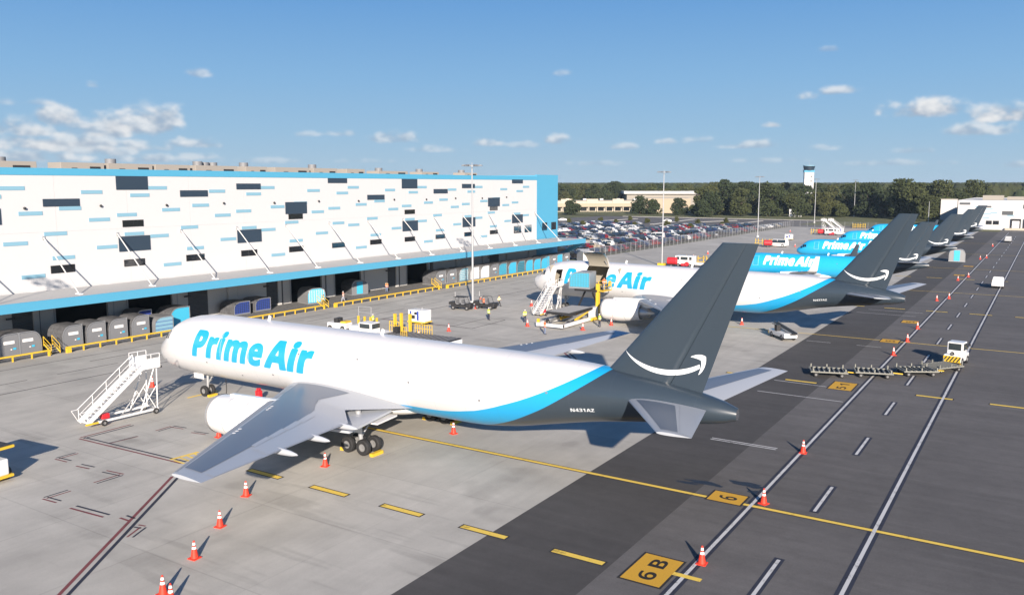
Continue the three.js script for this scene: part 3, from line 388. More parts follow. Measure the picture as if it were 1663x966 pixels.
const spec767 = (reg, extra = {}) => ({ F: F767, skin: livery767(reg), finMat: fin767, tailMat: M.jetGrey, doorMat: M.white, seal: [.45, .46, .47],
  windows: [[1.95, 2.42, 4.95, 5.5], [2.48, 2.95, 5.15, 5.8], [3.02, 3.5, 5.2, 5.85]], doors: [[5.7, 6.85, 4.1, 6.15]], antennas: [14.2, 26.5], holes: null, freight: [11.0, 14.5, 4.15, 6.95],
  wing: [[1.2, 18.0, 31.0, 2.72, .13], [2.5, 18.9, 30.5, 2.9, .125], [5.9, 21.33, 28.2, 3.24, .12], [8.9, 23.48, 31.35, 3.53, .10], [23.6, 34.0, 36.15, 5.0, .09]], kink: 3, lowFlap: true, fairings: [9.4, 13.0, 16.6], fairLen: 1.55,
  engine: { x: 17.7, y: 1.98, z: 7.95, r: 1.47, len: 6, prof: [[0, 1.36], [.35, 1.42], [1.3, 1.47], [2.8, 1.45], [4.3, 1.3], [5.6, 1.06], [5.6, .98], [4.2, 1.1]], core: [[4.4, .8], [5.6, .78], [6.7, .56], [6.7, .42], [7.5, .05]] },
  stab: [[.9, 47.0, 52.1, 5.55, .1], [8.95, 52.35, 54.2, 6.3, .09]], main: { x: 28.5, z: 4.65, r: .58, w: .44, dx: .71, dz: .56, top: 3.0 }, belly: [6.9, 1.0, 2.6, 24.0, 2.45],
  fin: { rootLE: 44.6, rootTE: 51.5, tipLE: 52.45, tipTE: 54.55, y0: 6.2, y1: 15.3, tx: 44, ty: 5.5, size: 11 }, nose: { x: 5.95, r: .48, top: 2.3 }, chock: true, ...extra });
makeJet(spec767('N431AZ'), 'nearest white cargo jet with dark grey tail, registration N431AZ', 0, 0, 'white wide-body cargo jets');
makeJet(spec767('N437AZ', { chock: false, antennas: [16.3, 26.5], holes: [[11.0, 14.5, F767.th(12, 6.95), F767.th(12, 4.15)], [5.7, 6.85, F767.th(6.2, 6.15), F767.th(6.2, 4.1)]] }), 'white cargo jet with its side freight door open beside the loader', 1.0, -64.5, 'white wide-body cargo jets').rotation.y = -.08;

const F737 = body([[0, 2.72, 2.7, .02], [.12, 3.05, 2.35, .4], [.5, 3.4, 2.0, .8], [1.1, 3.85, 1.75, 1.2], [1.9, 4.6, 1.6, 1.5], [2.7, 5.15, 1.54, 1.72], [4.2, 5.5, 1.5, 1.86], [6, 5.6, 1.5, 1.9], [23.5, 5.6, 1.5, 1.9], [26.5, 5.58, 1.9, 1.78], [29, 5.5, 2.6, 1.5], [32, 5.3, 3.5, 1.02], [34.4, 4.95, 4.1, .5], [35.2, 4.75, 4.4, .2]]);
const fin737 = skinMat(finTex({ x0: 26.4, y0: 4.6, size: 10.4, dark: DARK, sm: [28.9, 6.45, 33.3] }), .34);
const skin737 = skinMat(liveryTex(F737, { h: 640, base: '#22a6da', band: '#22a6da', dark: DARK, upper: () => -9, lower: curve([[20, 1.2], [23, 2.2], [26, 4.1], [28, 5.4], [29, 6.5]]), from: 99, darkFrom: 20, text: [6.4, 16.2], textBase: 3.55, textTop: 5.2, textColour: '#eef3f5' }), .32);
const spec737 = { F: F737, skin: skin737, finMat: fin737, tailMat: M.jetGrey, doorMat: M.cyan, seal: [.35, .62, .75], windows: [[1.15, 1.65, 3.35, 3.8], [1.7, 2.15, 3.6, 4.2], [2.2, 2.65, 3.7, 4.25]], doors: [[4.6, 5.55, 3.3, 5.0]], antennas: [9.5, 18], holes: null,
  wing: [[1.0, 9.9, 17.5, 1.85, .13], [1.9, 10.5, 17.3, 1.95, .125], [5.2, 12.5, 17.2, 2.45, .11], [16.4, 18.2, 19.8, 4.0, .1]], winglet: [19.7, 20.4, 6.7], fairings: [4.0, 7.0, 10.2], fairLen: 1.1,
  engine: { x: 9.3, y: 1.35, z: 4.85, r: 1.0, len: 4, prof: [[0, .92], [.3, .97], [1, 1.0], [2.2, .98], [3.2, .82], [3.2, .75], [2.6, .8]], core: [[2.8, .55], [3.8, .45], [3.8, .35], [4.4, .05]] },
  stab: [[.7, 29.9, 33.5, 4.95, .1], [6.9, 33.3, 35.0, 5.55, .09]], main: { x: 15.9, z: 2.85, r: .55, w: .4, dx: 0, dz: .43, top: 2.1 }, belly: [5.4, .7, 2.0, 14, 1.75],
  fin: { rootLE: 27.0, rootTE: 33.4, tipLE: 33.4, tipTE: 35.9, y0: 4.8, y1: 12.2, tx: 26.4, ty: 4.6, size: 10.4, dorsal: [24.6, 5.6, 6.4] }, nose: { x: 3.9, r: .36, top: 1.7 } };
const jet3 = makeJet(spec737, 'blue cargo jet nearest the white jets, its upturned wingtip showing', 15.6, -117, 'blue narrow-body cargo jets');
[[-166, 'blue cargo jet second in the blue row'], [-213, 'blue cargo jet third in the blue row'], [-263, 'farthest blue cargo jet, tail before the far white warehouse']].forEach(([z, l]) => copy(jet3, l, z < -250 ? 15 : 15.8, 0, z));
console.log('jets');

// ------------------------------------------------------------------ warehouse
{
  const b = thing('warehouse', 'long white cargo warehouse with blue stripes and a deep blue canopy', 'warehouse', -33, 0, 0);
  const Z0 = 62, Z1 = -122.4, ZE = -132.3, top = 19.75;
  part('wall', [bx(.4, top - 6.0, Z0 - Z1, -.27, (top + 6.0) / 2, (Z0 + Z1) / 2)], M.concreteWall, b); for (let z = Z1; z < Z0 - 1; z += 9.434) for (const [y0, y1] of [[6.0, 13.02], [13.03, top]]) part('wall_panel', [bx(.08, y1 - y0, Math.min(9.434, Z0 - z) - .02, -.04, (y0 + y1) / 2, z + Math.min(9.434, Z0 - z) / 2)], M.facadeWhite, b);
  part('end_wall', [bx(.55, 21.0, Z1 - ZE, -.255, 10.5, (Z1 + ZE) / 2), bx(70, 21.0, .5, -35.5, 10.5, ZE - .25)], M.facadeBlue, b);
  part('parapet', [bx(.62, .85, Z0 - Z1 - .02, -.25, top + .425, (Z0 + Z1) / 2)], M.facadeBlue, b);
  part('roof', [bx(69, .3, Z0 - ZE - .8, -35, 19.2, (Z0 + ZE) / 2)], M.roofGrey, b);
  part('back_wall', [bx(.5, 19.4, Z0 - ZE, -69.9, 9.7, (Z0 + ZE) / 2), bx(69, 19.0, .5, -35, 9.5, Z0 - .3)], M.facadeWhite, b);
  // cladding: blue strips and dark panels repeat in bays
  const S = [[-21.8, 18.0], [-21.7, 11.6], [-19.1, 17.05], [-18.0, 12.05], [-17.1, 14.55], [-14.1, 10.55], [-13.3, 14.05], [-12.5, 17.5], [-9.6, 15.55], [-8.4, 9.6], [-7.6, 12.55], [-4.8, 15.05], [-4.6, 7.62]];
  for (let k = -4; k < 6; k++) for (const [z, y] of S) { const a = z - k * 18.87; if (a > Z0 - 3 || a - 2.8 < Z1 + 1) continue; part('wall_strip', [bx(.05, .46, 2.78, .025, y + .23, a - 1.4)], M.stripeBlue, b); }
  const D = [[-111.6, 10.2, 1.85], [-111.6, 19.0, .85], [-102.1, 14.1, 1.85], [-92.8, 10.1, 1.9], [-92.7, 18.0, .85], [-83.3, 17.0, .85], [-73.8, 18.0, 1.75], [-73.8, 10.1, 1.9], [-64.4, 16.05, .85], [-54.9, 18.95, .8], [-45.5, 14.1, 1.85], [-36.2, 17.98, .85], [-36.0, 10.1, 1.9], [-26.6, 17.0, .88], [-17.2, 18.0, 1.75], [-17.1, 10.05, 1.95], [-7.7, 16.05, .9], [1.7, 14.1, 1.85], [11.2, 18, .85], [20.6, 10.1, 1.9]];
  for (const [z, y, h] of D) part('dark_panel', [bx(.09, h, 4.5, .045, y + h / 2, z - 2.27)], M.navy, b);
  const Wn = [[-117, 7.95, 1.5], [-112.4, 7.95, 1.5], [-102.8, 8.2, .75], [-102.8, 13.3, .7], [-93.4, 8.2, .75], [-83.8, 8.2, .75], [-74.5, 13.3, .72], [-74.4, 8.2, .75], [-64.9, 8.2, .75], [-55.5, 8.2, .75], [-46.1, 13.3, .74], [-46, 8.12, .78], [-36.6, 8.12, .78], [-27.1, 8.12, .78], [-17.8, 13.25, .78], [-17.7, 8.12, .8], [-8.1, 8.05, .85], [1.3, 8.1, .8], [10.8, 8.1, .8]];
  for (const [z, y, h] of Wn) { const w = part('window', [bx(.06, h + .1, 3.0, .03, y + h / 2, z - 1.5)], M.darkMetal, b); for (const k of [0, 1]) part('pane', [bx(.03, h, 1.4, .075, y + h / 2, z - .77 - k * 1.46)], M.glass, w); }
  for (const z of [-126, -130.3]) { const w = part('window', [bx(.06, 1.8, 2.3, .06, 8.9, z)], M.darkMetal, b); for (const k of [-.55, .55]) part('pane', [bx(.03, 1.6, 1.0, .11, 8.9, z + k)], M.glass, w); }
  for (let k = 0; k < 12; k++) part('wall_lamp', [new THREE.SphereGeometry(.17, 8, 6).translate(.15, 15.9 + (k % 2) * .1, -5.5 - k * 9.43)], M.darkMetal, b);
  // lower wall with loading openings and louvred doors
  const open = [[-8.3, -15.7], [-17.9, -25.2], [-46.1, -53.8], [-55.9, -63.1], [-74.9, -82.7], [12, 4], [28, 20]].sort((p, q) => q[0] - p[0]);
  let z = Z0; const segs = []; for (const [p, q] of open) { segs.push([z, p]); z = q; } segs.push([z, Z1]);
  for (const [p, q] of segs) { const n = Math.max(1, Math.round((p - q) / 9.4)); for (let k = 0; k < n; k++) { const a = lerp(p, q, k / n), c = lerp(p, q, (k + 1) / n); part('lower_wall_panel', [bx(.4, 6.0, a - c - .03, -.25, 3.0, (a + c) / 2)], M.concreteWall, b); } }
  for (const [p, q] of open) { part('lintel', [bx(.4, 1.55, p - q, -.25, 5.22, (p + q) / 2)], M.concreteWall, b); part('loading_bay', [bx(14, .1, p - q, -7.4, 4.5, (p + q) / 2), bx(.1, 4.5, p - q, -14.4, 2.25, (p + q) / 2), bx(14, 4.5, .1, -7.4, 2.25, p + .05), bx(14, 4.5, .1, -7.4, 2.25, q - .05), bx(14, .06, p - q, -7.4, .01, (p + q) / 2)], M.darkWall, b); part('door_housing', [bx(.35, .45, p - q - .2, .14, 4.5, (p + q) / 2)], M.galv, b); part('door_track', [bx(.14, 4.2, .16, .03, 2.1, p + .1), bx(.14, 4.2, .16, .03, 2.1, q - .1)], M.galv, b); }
  for (const [p, q] of [[-3.2, -6.4], [-27.1, -30.3], [-41.2, -44.4], [-69.5, -72.8], [-102.7, -106.2], [34, 31]]) { const d = part('service_door', [bx(.1, 4.3, p - q, .0, 2.15, (p + q) / 2)], M.louver, b); for (let k = 0; k < 16; k++) part('louver_slat', [bx(.05, .16, p - q - .25, .075, .4 + k * .25, (p + q) / 2, 0, 0, .5)], M.louver, d); part('door_lamp', [bx(.3, .18, .9, .25, 3.2, p + .3)], M.darkMetal, d); }
  for (let k = 0; k < 14; k++) { const zz = -1 - k * 9.43 + 4.6; part('pilaster', [bx(.35, 6, .7, .12, 3, zz)], M.concreteWall, b); }
  // canopy
  const c = part('canopy', [bx(8.2, .25, Z0 + 130.6, 4.35, 5.9, (Z0 - 130.6) / 2)], M.canopyTop, b);
  part('fascia', [bx(.2, 1.02, Z0 + 130.6, 8.55, 5.54, (Z0 - 130.6) / 2), bx(8.3, 1.02, .2, 4.3, 5.54, -130.7)], M.facadeBlue, c);
  part('soffit', [bx(8.2, .06, Z0 + 130.4, 4.32, 5.02, (Z0 - 130.4) / 2)], M.concreteWall, c);
  part('corner_brace', [beam([.4, 1.5, -131.2], [7.8, 5.1, -131.2], .5, .9)], M.facadeBlue, c);
  for (let k = -5; k < 13; k++) { const zz = -7.5 - k * 9.49; if (zz < -123) continue; part('tie_rod', [bar([.1, 12.35, zz], [6.7, 6.15, zz], .075, .075, 8)], M.roofGrey, c); part('rod_foot', [bx(.9, .12, .4, 6.8, 6.1, zz)], M.label, c); part('rod_plate', [bx(.1, .4, .3, .05, 12.35, zz)], M.galv, c); }
  // roof plant
  const R = [[-9, 4, 9], [-19.8, 1, 6.2], [-27, 3, 7], [-34, 1, 6], [-42, 5, 8], [-50, 2, 4.5], [-58, 1, 8], [-66, 2, 6], [-85, 3, 9], [-97, 2, 6], [-112, 3, 5], [4, 1, 9], [-74, 1, 5]];
  for (const [zz, ty, w] of R) { const u = part('roof_unit', [rb(3.2, 2.0, w, .05, -13, 20.65 - (zz < -80 ? .25 : 0), zz)], M.tan, b); part('vent', [bx(.08, .75, w * .24, -11.36, 20.75, zz - w * .28)], M.darkMetal, u); part('vent', [bx(.08, .5, w * .12, -11.36, 20.7, zz + w * .2)], M.louver, u); if (ty > 1) part('cowl', [bar([-13, 21.3, zz + w * .3], [-13, 22.3 - (zz < -80 ? .3 : 0), zz + w * .3], .75, .75, 14)], M.aluDark, u); if (ty > 3) part('cowl', [bar([-13.4, 21.3, zz + w * .1], [-13.4, 22.2, zz + w * .1], .7, .7, 14), bar([-13.4, 21.3, zz - .1 * w], [-13.4, 22.2, zz - w * .1], .7, .7, 14)], M.aluDark, u); }
}
// yellow guard rails along the dock
[[30, -2.2, 'left end of the yellow guard rail before the silver containers'], [-4.0, -44, 'long yellow guard rail in front of the loading doors'], [-46, -72.5, 'yellow guard rail between the two middle crossover steps'], [-74.6, -119, 'yellow guard rail in front of the blue containers']].forEach(([a, b, l]) => {
  const r = thing('guard_rail', l, 'guard rail', -23.5, 0, 0, 0, 'dock guard rails'); part('top_rail', [bx(.16, .16, a - b, 0, .62, (a + b) / 2)], M.yellow, r); part('end_block', [bx(.35, .6, .5, 0, .3, a - .25)], M.yellow, r); part('end_block', [bx(.2, .5, .2, 0, .25, b + .15)], M.yellow, r);
  const n = Math.round((a - b) / 2.05); for (let k = 1; k < n; k++) part('post', [bx(.13, .56, .13, 0, .28, lerp(a, b, k / n))], M.yellow, r);
});
{ // crossover steps in the rail gaps
  const s = thing('crossover_steps', 'yellow handrailed steps between the silver containers', 'steps', -24.3, 0, -3.2, 0, 'yellow dock steps');
  for (let k = 0; k < 4; k++) part('step', [bx(.32, .06, .9, -.2 - k * .32, .2 + k * .2, 0)], M.steel, s);
  for (const dz of [-.48, .48]) part('handrail', [bar([.1, 0, dz], [.1, 1.0, dz], .035), bar([.1, 1.0, dz], [-1.4, 1.85, dz], .035), bar([-1.4, .8, dz], [-1.4, 1.85, dz], .035), bar([.1, .55, dz], [-1.4, 1.35, dz], .03), beam([.15, .12, dz], [-1.4, 1.0, dz], .05, .16)], M.yellow, s);
  copy(s, 'yellow handrailed steps beside the blue netted round container', -24.3, 0, -45, 0); copy(s, 'yellow handrailed steps beside the grey containers past the doors', -24.3, 0, -73.5, 0);
}
// ------------------------------------------------------------------ air cargo containers
const aluTex = pixels(256, 256, (i, j) => { const n = tileNoise(i / 256, j / 256, 9, 4), rib = (i % 64 < 3) ? -.06 : 0, v = .43 + .16 * (n - .5) + rib; return [v * .98, v * .99, v * 1.02]; });
const aluSkin = new THREE.MeshStandardMaterial({ map: aluTex, roughness: .5, metalness: .35, side: THREE.DoubleSide }); aluTex.repeat.set(.5, .5);
function uldShape(w, h, both, flip) { if (flip) { const q = uldShape(w, h, both).getPoints(10); return new THREE.Shape(q.map(p => new THREE.Vector2(-p.x, p.y)).reverse()); } const s = new THREE.Shape(); s.moveTo(-w / 2, 0); s.lineTo(w / 2, 0); s.lineTo(w / 2, h * .5); if (both) { s.bezierCurveTo(w / 2, h * .8, w * .36, h, w * .18, h); s.lineTo(-w * .18, h); s.bezierCurveTo(-w * .36, h, -w / 2, h * .8, -w / 2, h * .5); } else { s.lineTo(w / 2, h * .96); s.quadraticCurveTo(w / 2, h, w / 2 - .1, h); s.lineTo(-w * .02, h); s.bezierCurveTo(-w * .32, h, -w / 2, h * .78, -w / 2, h * .42); } s.lineTo(-w / 2, 0); return s; }
function uld(label, x, z, o) { // front face towards +x
  const t = thing('cargo_container', label, 'container', x, o.y || 0, z, o.ry || 0, 'air cargo containers'), w = o.w || 2.4, h = o.h || 2.45, d = o.d || 3.1, sh = uldShape(w, h, o.both, o.flip);
  const ex = (s, depth, dx) => { const g = new THREE.ExtrudeGeometry(s, { depth, bevelEnabled: false, curveSegments: 10 }); g.rotateY(Math.PI / 2); g.translate(dx, .22, 0); return g; };
  const shell = part('shell', [ex(sh, d, -d)], o.shell || aluSkin, t); part('base', [bx(d + .06, .16, w + .06, -d / 2, .14, 0), bx(d * .8, .1, w * .8, -d / 2, .05, 0)], M.steel, t);
  const fs = o.front || M.aluDark; const inner = uldShape(w - .22, h - .2, o.both, o.flip); part('front_panel', [ex(inner, .03, .004).translate(0, .07, 0)], fs, t);
  const rim = uldShape(w, h, o.both, o.flip); rim.holes.push(new THREE.Path(uldShape(w - .16, h - .14, o.both, o.flip).getPoints(10).map(p => p.clone().add(new THREE.Vector2(0, .07))))); part('front_frame', [ex(rim, .06, .002)], M.steel, t);
  if (o.labels !== false) { const dx = o.flip ? .3 : -.1; part('placard', [bx(.02, .34, 1.15, .055, 1.72, dx)], M.label, t); part('placard', [bx(.02, .22, .32, .055, 1.0, dx - .55)], M.curtain, t); part('placard', [bx(.02, .12, .16, .055, .95, dx - .2)], M.label, t); }
  if (o.net) { const gs = []; for (let k = 1; k < 7; k++) gs.push(bx(.03, .045, w * .9, .06, .25 + k * h / 7.4, 0)); for (let k = -3; k < 4; k++) gs.push(bx(.03, h * .82, .045, .06, .25 + h * .46, k * w / 7.6)); part('strap_net', gs, o.net, t); }
  if (o.bars) part('curtain_strap', [0, 1, 2].map(k => bx(.03, .05, w * .92, .06, .55 + k * h * .26, 0)), M.netBlue, t);
  if (o.panel) part('curtain', [bx(.04, h * .88, w * .36, .06, .2 + h * .46, .05)], M.curtain, t);
  return t;
}
const plain = { front: M.curtain, labels: false };
uld('silver container at the left frame edge behind the rail', -25.7, 1.1, {}); uld('silver container left of the first yellow steps', -25.7, -1.3, { flip: true });
uld('silver round-topped container just right of the first yellow steps', -25.6, -6.0, {}); uld('second silver round-topped container right of the first steps', -25.6, -8.85, {}); uld('third silver round-topped container right of the first steps', -25.6, -11.65, {}); uld('fourth silver round-topped container, beside the striped blue one', -25.6, -14.6, {});
uld('low container with a blue strapped curtain beside the silver row', -25.6, -17.9, { ...plain, bars: true, h: 1.9, w: 2.7, shell: M.aluDark, front: M.stripeBlue }); uld('blue curtained container showing above the nearest jet nose', -27.4, -21.6, { ...plain, w: 3.0, h: 2.5 }); uld('silver container with blue edge at the loading door', -29.4, -17.6, { labels: false, front: M.netBlue });
uld('left of two containers under dark blue nets', -29.2, -33.2, { labels: false, front: M.netBlue, net: M.navy, w: 2.9, h: 1.75 }); uld('right of two containers under dark blue nets', -29.6, -37.4, { labels: false, front: M.netBlue, net: M.navy, w: 2.9, h: 1.75 });
uld('round container with a light blue netted face by the crossover steps', -28.6, -47.3, { ...plain, both: true, net: M.label, w: 3.2, h: 2.3, ry: -.25, shell: M.aluDark }); uld('round grey container with one blue curtain at the second loading door', -30.4, -59.2, { labels: false, both: true, panel: true, w: 3.4, h: 2.3, ry: -.2 });
uld('dark silver container right of the last crossover steps', -27.6, -78.2, { w: 3.0 }); uld('second dark silver container right of the last crossover steps', -27.4, -81.4, { w: 3.0 }); uld('container with teal netted curtain in the dock row', -27.0, -84.8, { ...plain, front: M.curtainNet, net: M.label, w: 3.0 });
uld('bright sunlit silver container left of the lamp pole', -26.8, -88.2, { front: M.label, shell: M.alu, labels: false, w: 3.1 }); uld('second bright silver container left of the lamp pole', -26.6, -91.5, { front: M.label, shell: M.alu, labels: false, w: 3.1 });
uld('grey container just right of the lamp pole', -26.6, -94.8, { w: 3.0 }); uld('blue netted container right of the lamp pole', -26.6, -98.0, { ...plain, front: M.curtainNet, net: M.curtain, w: 3.0 });
uld('first plain blue curtained container of the far dock row', -26.3, -101.3, { ...plain, w: 3.0 }); uld('dark blue netted container in the far dock row', -26.2, -104.5, { labels: false, front: M.curtainNet, net: M.navy, w: 3.0 }); uld('second plain blue curtained container of the far dock row', -26.1, -107.7, { ...plain, w: 3.0 }); uld('third plain blue curtained container of the far dock row', -26.0, -110.9, { ...plain, w: 3.0 }); uld('last plain blue curtained container of the far dock row', -26.0, -114.1, { ...plain, w: 3.0 });
uld('blue curtained container past the dock rail end', -27.6, -117.6, { ...plain, w: 3.0 }); uld('pale silver container behind the second jet nose', -27.5, -121, { w: 3.0, shell: M.alu, front: M.alu }); uld('blue container behind the second jet nose', -28, -124.4, { ...plain, w: 3.0 }); uld('last container before the chain-link fence', -28, -127.8, { w: 3.0 });
uld('blue curtained round container standing alone on the taxiway shoulder', 49.6, -184.5, { ...plain, both: true, w: 3.6, h: 2.9, ry: -Math.PI / 2 + .1, front: M.alu, panel: true });
{ const t = thing('shipping_box', 'beige ribbed shed at the end of the fence', 'shed', -27.4, 0, -136.2, .75); part('body', [bx(2.6, 2.7, 6, 0, 1.4, 0)], M.roofGrey, t); for (let k = 0; k < 10; k++) part('rib', [bx(.06, 2.5, .12, 1.32, 1.4, -2.7 + k * .6)], M.tan, t); }

// ------------------------------------------------------------------ lamp poles
{
  const p = thing('floodlight_pole', 'tall floodlight pole beside the parked black buggies', 'lamp pole', -7.2, 0, -59.7, 0, 'apron floodlight poles');
  part('shaft', [bar([0, .5, 0], [0, 21.6, 0], .19, .09, 12)], M.galv, p); part('footing', [bar([0, 0, 0], [0, .6, 0], .45, .42, 14)], M.concreteWall, p); const h = part('crown_ring', [new THREE.TorusGeometry(.95, .05, 6, 20).rotateX(Math.PI / 2).translate(0, 21.5, 0), bar([-1.5, 21.5, 0], [1.5, 21.5, 0], .05), bar([0, 21.5, -1.5], [0, 21.5, 1.5], .05), bar([0, 21.5, 0], [0, 22, 0], .05)], M.galv, p);
  for (let k = 0; k < 6; k++) { const a = k / 6 * Math.PI * 2; part('floodlight', [rb(.62, .16, .5, .04, 0, 0, 0).rotateX(.25).translate(0, 21.6, 1.35).rotateY(a)], M.aluDark, h); }
  [[-7.2, -136, 'floodlight pole rising behind the open-door jet, red tank at its foot'], [-20.8, -258, 'floodlight pole in front of the dark trees, left of the control tower'], [-31, -389, 'floodlight pole just right of the control tower'], [-30.7, -487, 'farthest tall floodlight pole before the trees'], [-7.2, 26, 'floodlight pole beyond the left edge of the view']].forEach(q => copy(p, q[2], q[0], 0, q[1]));
  part('pole_barrier', [bx(1.6, .7, 1.6, 0, .35, 0)], M.yellow, scene.getObjectByName('floodlight_pole_001'));
  const s = thing('street_lamp', 'slim lamp post before the trees right of the farthest floodlight', 'lamp post', -26, 0, -565, 0, 'slim lamp posts'); part('shaft', [bar([0, 0, 0], [0, 11, 0], .16, .1, 8)], M.galv, s); part('lamp_head', [bx(1.2, .14, .4, .4, 11, 0)], M.darkMetal, s);
  copy(s, 'slim lamp post by the grass strip left of the far warehouse', 19, 0, -400); copy(s, 'slim lamp post behind the third blue tail', -6, 0, -520);
}
// ------------------------------------------------------------------ traffic cones
{
  const cone = thing('traffic_cone', '', 'traffic cone', 0, 0, 0, 0, 'orange traffic cones');
  const sec = (a, b, r0, r1) => new THREE.CylinderGeometry(r1, r0, b - a, 18, 1, true).translate(0, (a + b) / 2, 0);
  part('base', [rb(.5, .06, .5, .02, 0, .03, 0)], M.orange, cone); const bodyC = part('cone_body', [sec(.05, .52, .20, .115), sec(.64, .72, .095, .08), sec(.85, .94, .058, .04), new THREE.CircleGeometry(.04, 12).rotateX(-Math.PI / 2).translate(0, .94, 0)], M.orange, cone);
  part('reflective_collar', [sec(.52, .64, .117, .097)], M.reflect, cone); part('reflective_collar', [sec(.72, .85, .082, .06)], M.reflect, cone);
  const C = [[35.2, 25.2, 'frontmost orange cone at the bottom left corner'], [36.2, 25.5, 'cone cut by the bottom frame edge beside the frontmost one'], [33.2, 22.0, 'second cone up from the bottom left'], [31.0, 18.7, 'third cone up from the bottom left'], [28.5, 14.8, 'cone just off the near wing tip trailing edge'], [28.6, 8.3, 'cone beside the near main landing gear'], [31.4, -2.3, 'cone under the belly of the nearest jet'],
    [54.9, 8.9, 'cone on the white line beside the 6B stand box'], [55.2, -.7, 'cone on the white line beside the yellow 6 box'], [54.8, -11.7, 'third cone along the white taxi line'], [54.7, -52.2, 'cone on the taxi line beyond the dollies'], [54.8, -62, 'cone on the taxi line beside the 5 box'], [54.6, -72.6, 'cone on the taxi line short of the far yellow box'], [4.0, -38.4, 'cone standing alone between the white cart and the loader'], [4.0, -32.3, 'cone at the end of the parked loader deck'], [10.6, -47.0, 'cone in front of the person by the white stairs'],
    [18.2, -48.3, 'cone left of the lime-vested worker beside the loader'], [19.6, -53.8, 'cone under the second jet engine'], [34.2, -63.7, 'cone beneath the second jet belly'], [17.2, 7.8, 'cone before the nearest jet engine'], [-1.1, .7, 'cone beside the near passenger stairs top'], [-4.5, -56.7, 'cone between the two buggies'], [-5.2, -34.5, 'cone behind the parked white cab loader'], [1.2, -63.6, 'cone under the nose of the second jet'],
    [53.6, -104, 'nearest cone of the pair past the second tail'], [55, -108, 'right cone of the pair past the second tail'], [53.7, -139, 'left cone of the group beside the blue container'], [54.9, -147, 'right cone of the group beside the blue container'], [53.9, -196, 'far left cone on the taxi line'], [55, -201, 'far right cone on the taxi line'], [53.8, -250, 'farthest cone by the taxi line'], [-8.5, -160, 'cone near the red tank left'], [-10, -175, 'cone along the car park fence, near'], [-14, -205, 'cone along the car park fence, far'], [-2, -213, 'cone by the white van nose'], [3, -216, 'cone behind the white van'], [6, -125, 'cone ahead of the first blue jet'], [8, -170, 'cone ahead of the second blue jet'], [9, -218, 'cone ahead of the third blue jet'], [-20, -300, 'small far cone near the white truck'], [-12, -330, 'small far cone near the two far stairs']];
  C.forEach(([x, z, l], i) => { if (i === 0) { cone.position.set(x, 0, z); cone.userData.label = l; } else copy(cone, l, x, 0, z, hash2(i, 4) * 1.5); });
}
console.log('dock');
// ------------------------------------------------------------------ ground vehicles
const wheelSet = (parent, r, w, xs, zs) => { for (const x of xs) for (const z of zs) part('wheel', [wheel(r, w, x, r, z)], M.vtx, parent); };
const wheelZ = (parent, r, w, xs, zs) => { for (const x of xs) for (const z of zs) { const g = wheel(r, w, 0, 0, 0); g.rotateY(Math.PI / 2); g.translate(x, r, z); part('wheel', [g], M.vtx, parent); } };
function stairs(label, x, z, ry, s = 1) { // climbs towards local -z, top platform at z = -6
  const t = thing('boarding_stairs', label, 'stairs', x, 0, z, ry, 'white boarding stairs'), W = .62, H = 3.9;
  for (const k of [-1, 1]) { part('stringer', [beam([k * W, .35, 0], [k * W, H, -4.7], .09, .32)], M.white, t); part('handrail', [bar([k * W, 1.35, .1], [k * W, H + 1.0, -4.7], .035), bar([k * W, .85, .05], [k * W, H + .5, -4.7], .025), ...range(0, 1, 4).map(q => bar([k * W, lerp(.4, H, q), -4.7 * q], [k * W, lerp(1.35, H + 1, q), -4.7 * q], .03)), bar([k * W, .4, .05], [k * W, 1.35, .55], .03), bar([k * W, 1.35, .55], [k * W, 1.35, .1], .03)], M.white, t);
    part('platform_rail', [bar([k * .95, H + 1.1, -4.6], [k * .95, H + 1.1, -6.1], .035), bar([k * .95, H + .55, -4.6], [k * .95, H + .55, -6.1], .03), ...[-4.6, -5.35, -6.1].map(q => bar([k * .95, H, q], [k * .95, H + 1.1, q], .03))], M.white, t); part('kick_plate', [bx(.03, .7, 1.5, k * .93, H + .4, -5.35)], M.white, t); part('support_leg', [bar([k * .75, .35, -4.3], [k * .75, H, -5.7], .05), bar([k * .75, .35, -5.8], [k * .75, H, -5.9], .055), bar([k * .75, .4, -5.7], [k * .75, 2.3, -4.7], .04), bar([k * .75, .4, -4.3], [k * .75, 2.3, -5.8], .04)], M.white, t); part('chassis_rail', [beam([k * .75, .38, -.8], [k * .75, .38, -5.9], .12, .16)], M.white, t); }
  for (let k = 0; k < 17; k++) part('step', [bx(1.2, .05, .24, 0, .42 + k * (H - .4) / 17, -.12 - k * 4.7 / 17)], M.label, t);
  part('platform', [bx(1.95, .1, 1.6, 0, H - .02, -5.35)], M.white, t); part('dock_bumper', [bx(2.0, .16, .12, 0, H - .05, -6.18)], M.rubber, t); part('cross_brace', [bar([-.75, .4, -4.6], [.75, 1.6, -3.4], .03), bar([-.75, .38, -1], [.75, .38, -1], .05), bar([-.75, .38, -5.9], [.75, .38, -5.9], .05), bar([0, .4, -3.2], [0, 1.9, -4.6], .05)], M.galv, t); part('pump_box', [rb(.5, .4, .6, .04, .2, .62, -1.6)], M.red, t); part('lower_edge', [bx(.12, .12, 1.6, .72, .35, -.6)], M.yellow, t);
  wheelZ(t, .24, .16, [-.85, .85], [-1.2, -5.6]); return t;
}
stairs('white boarding stairs standing clear left of the nearest jet', 6.35, 11.8, -.04);
stairs('white boarding stairs set against the open-door jet', 7.35, -54.9, .02);
stairs('left of two white stairs parked far off by the poles', -7.0, -322, 2.2); stairs('right of two white stairs parked far off by the poles', -4.6, -324, 2.2);
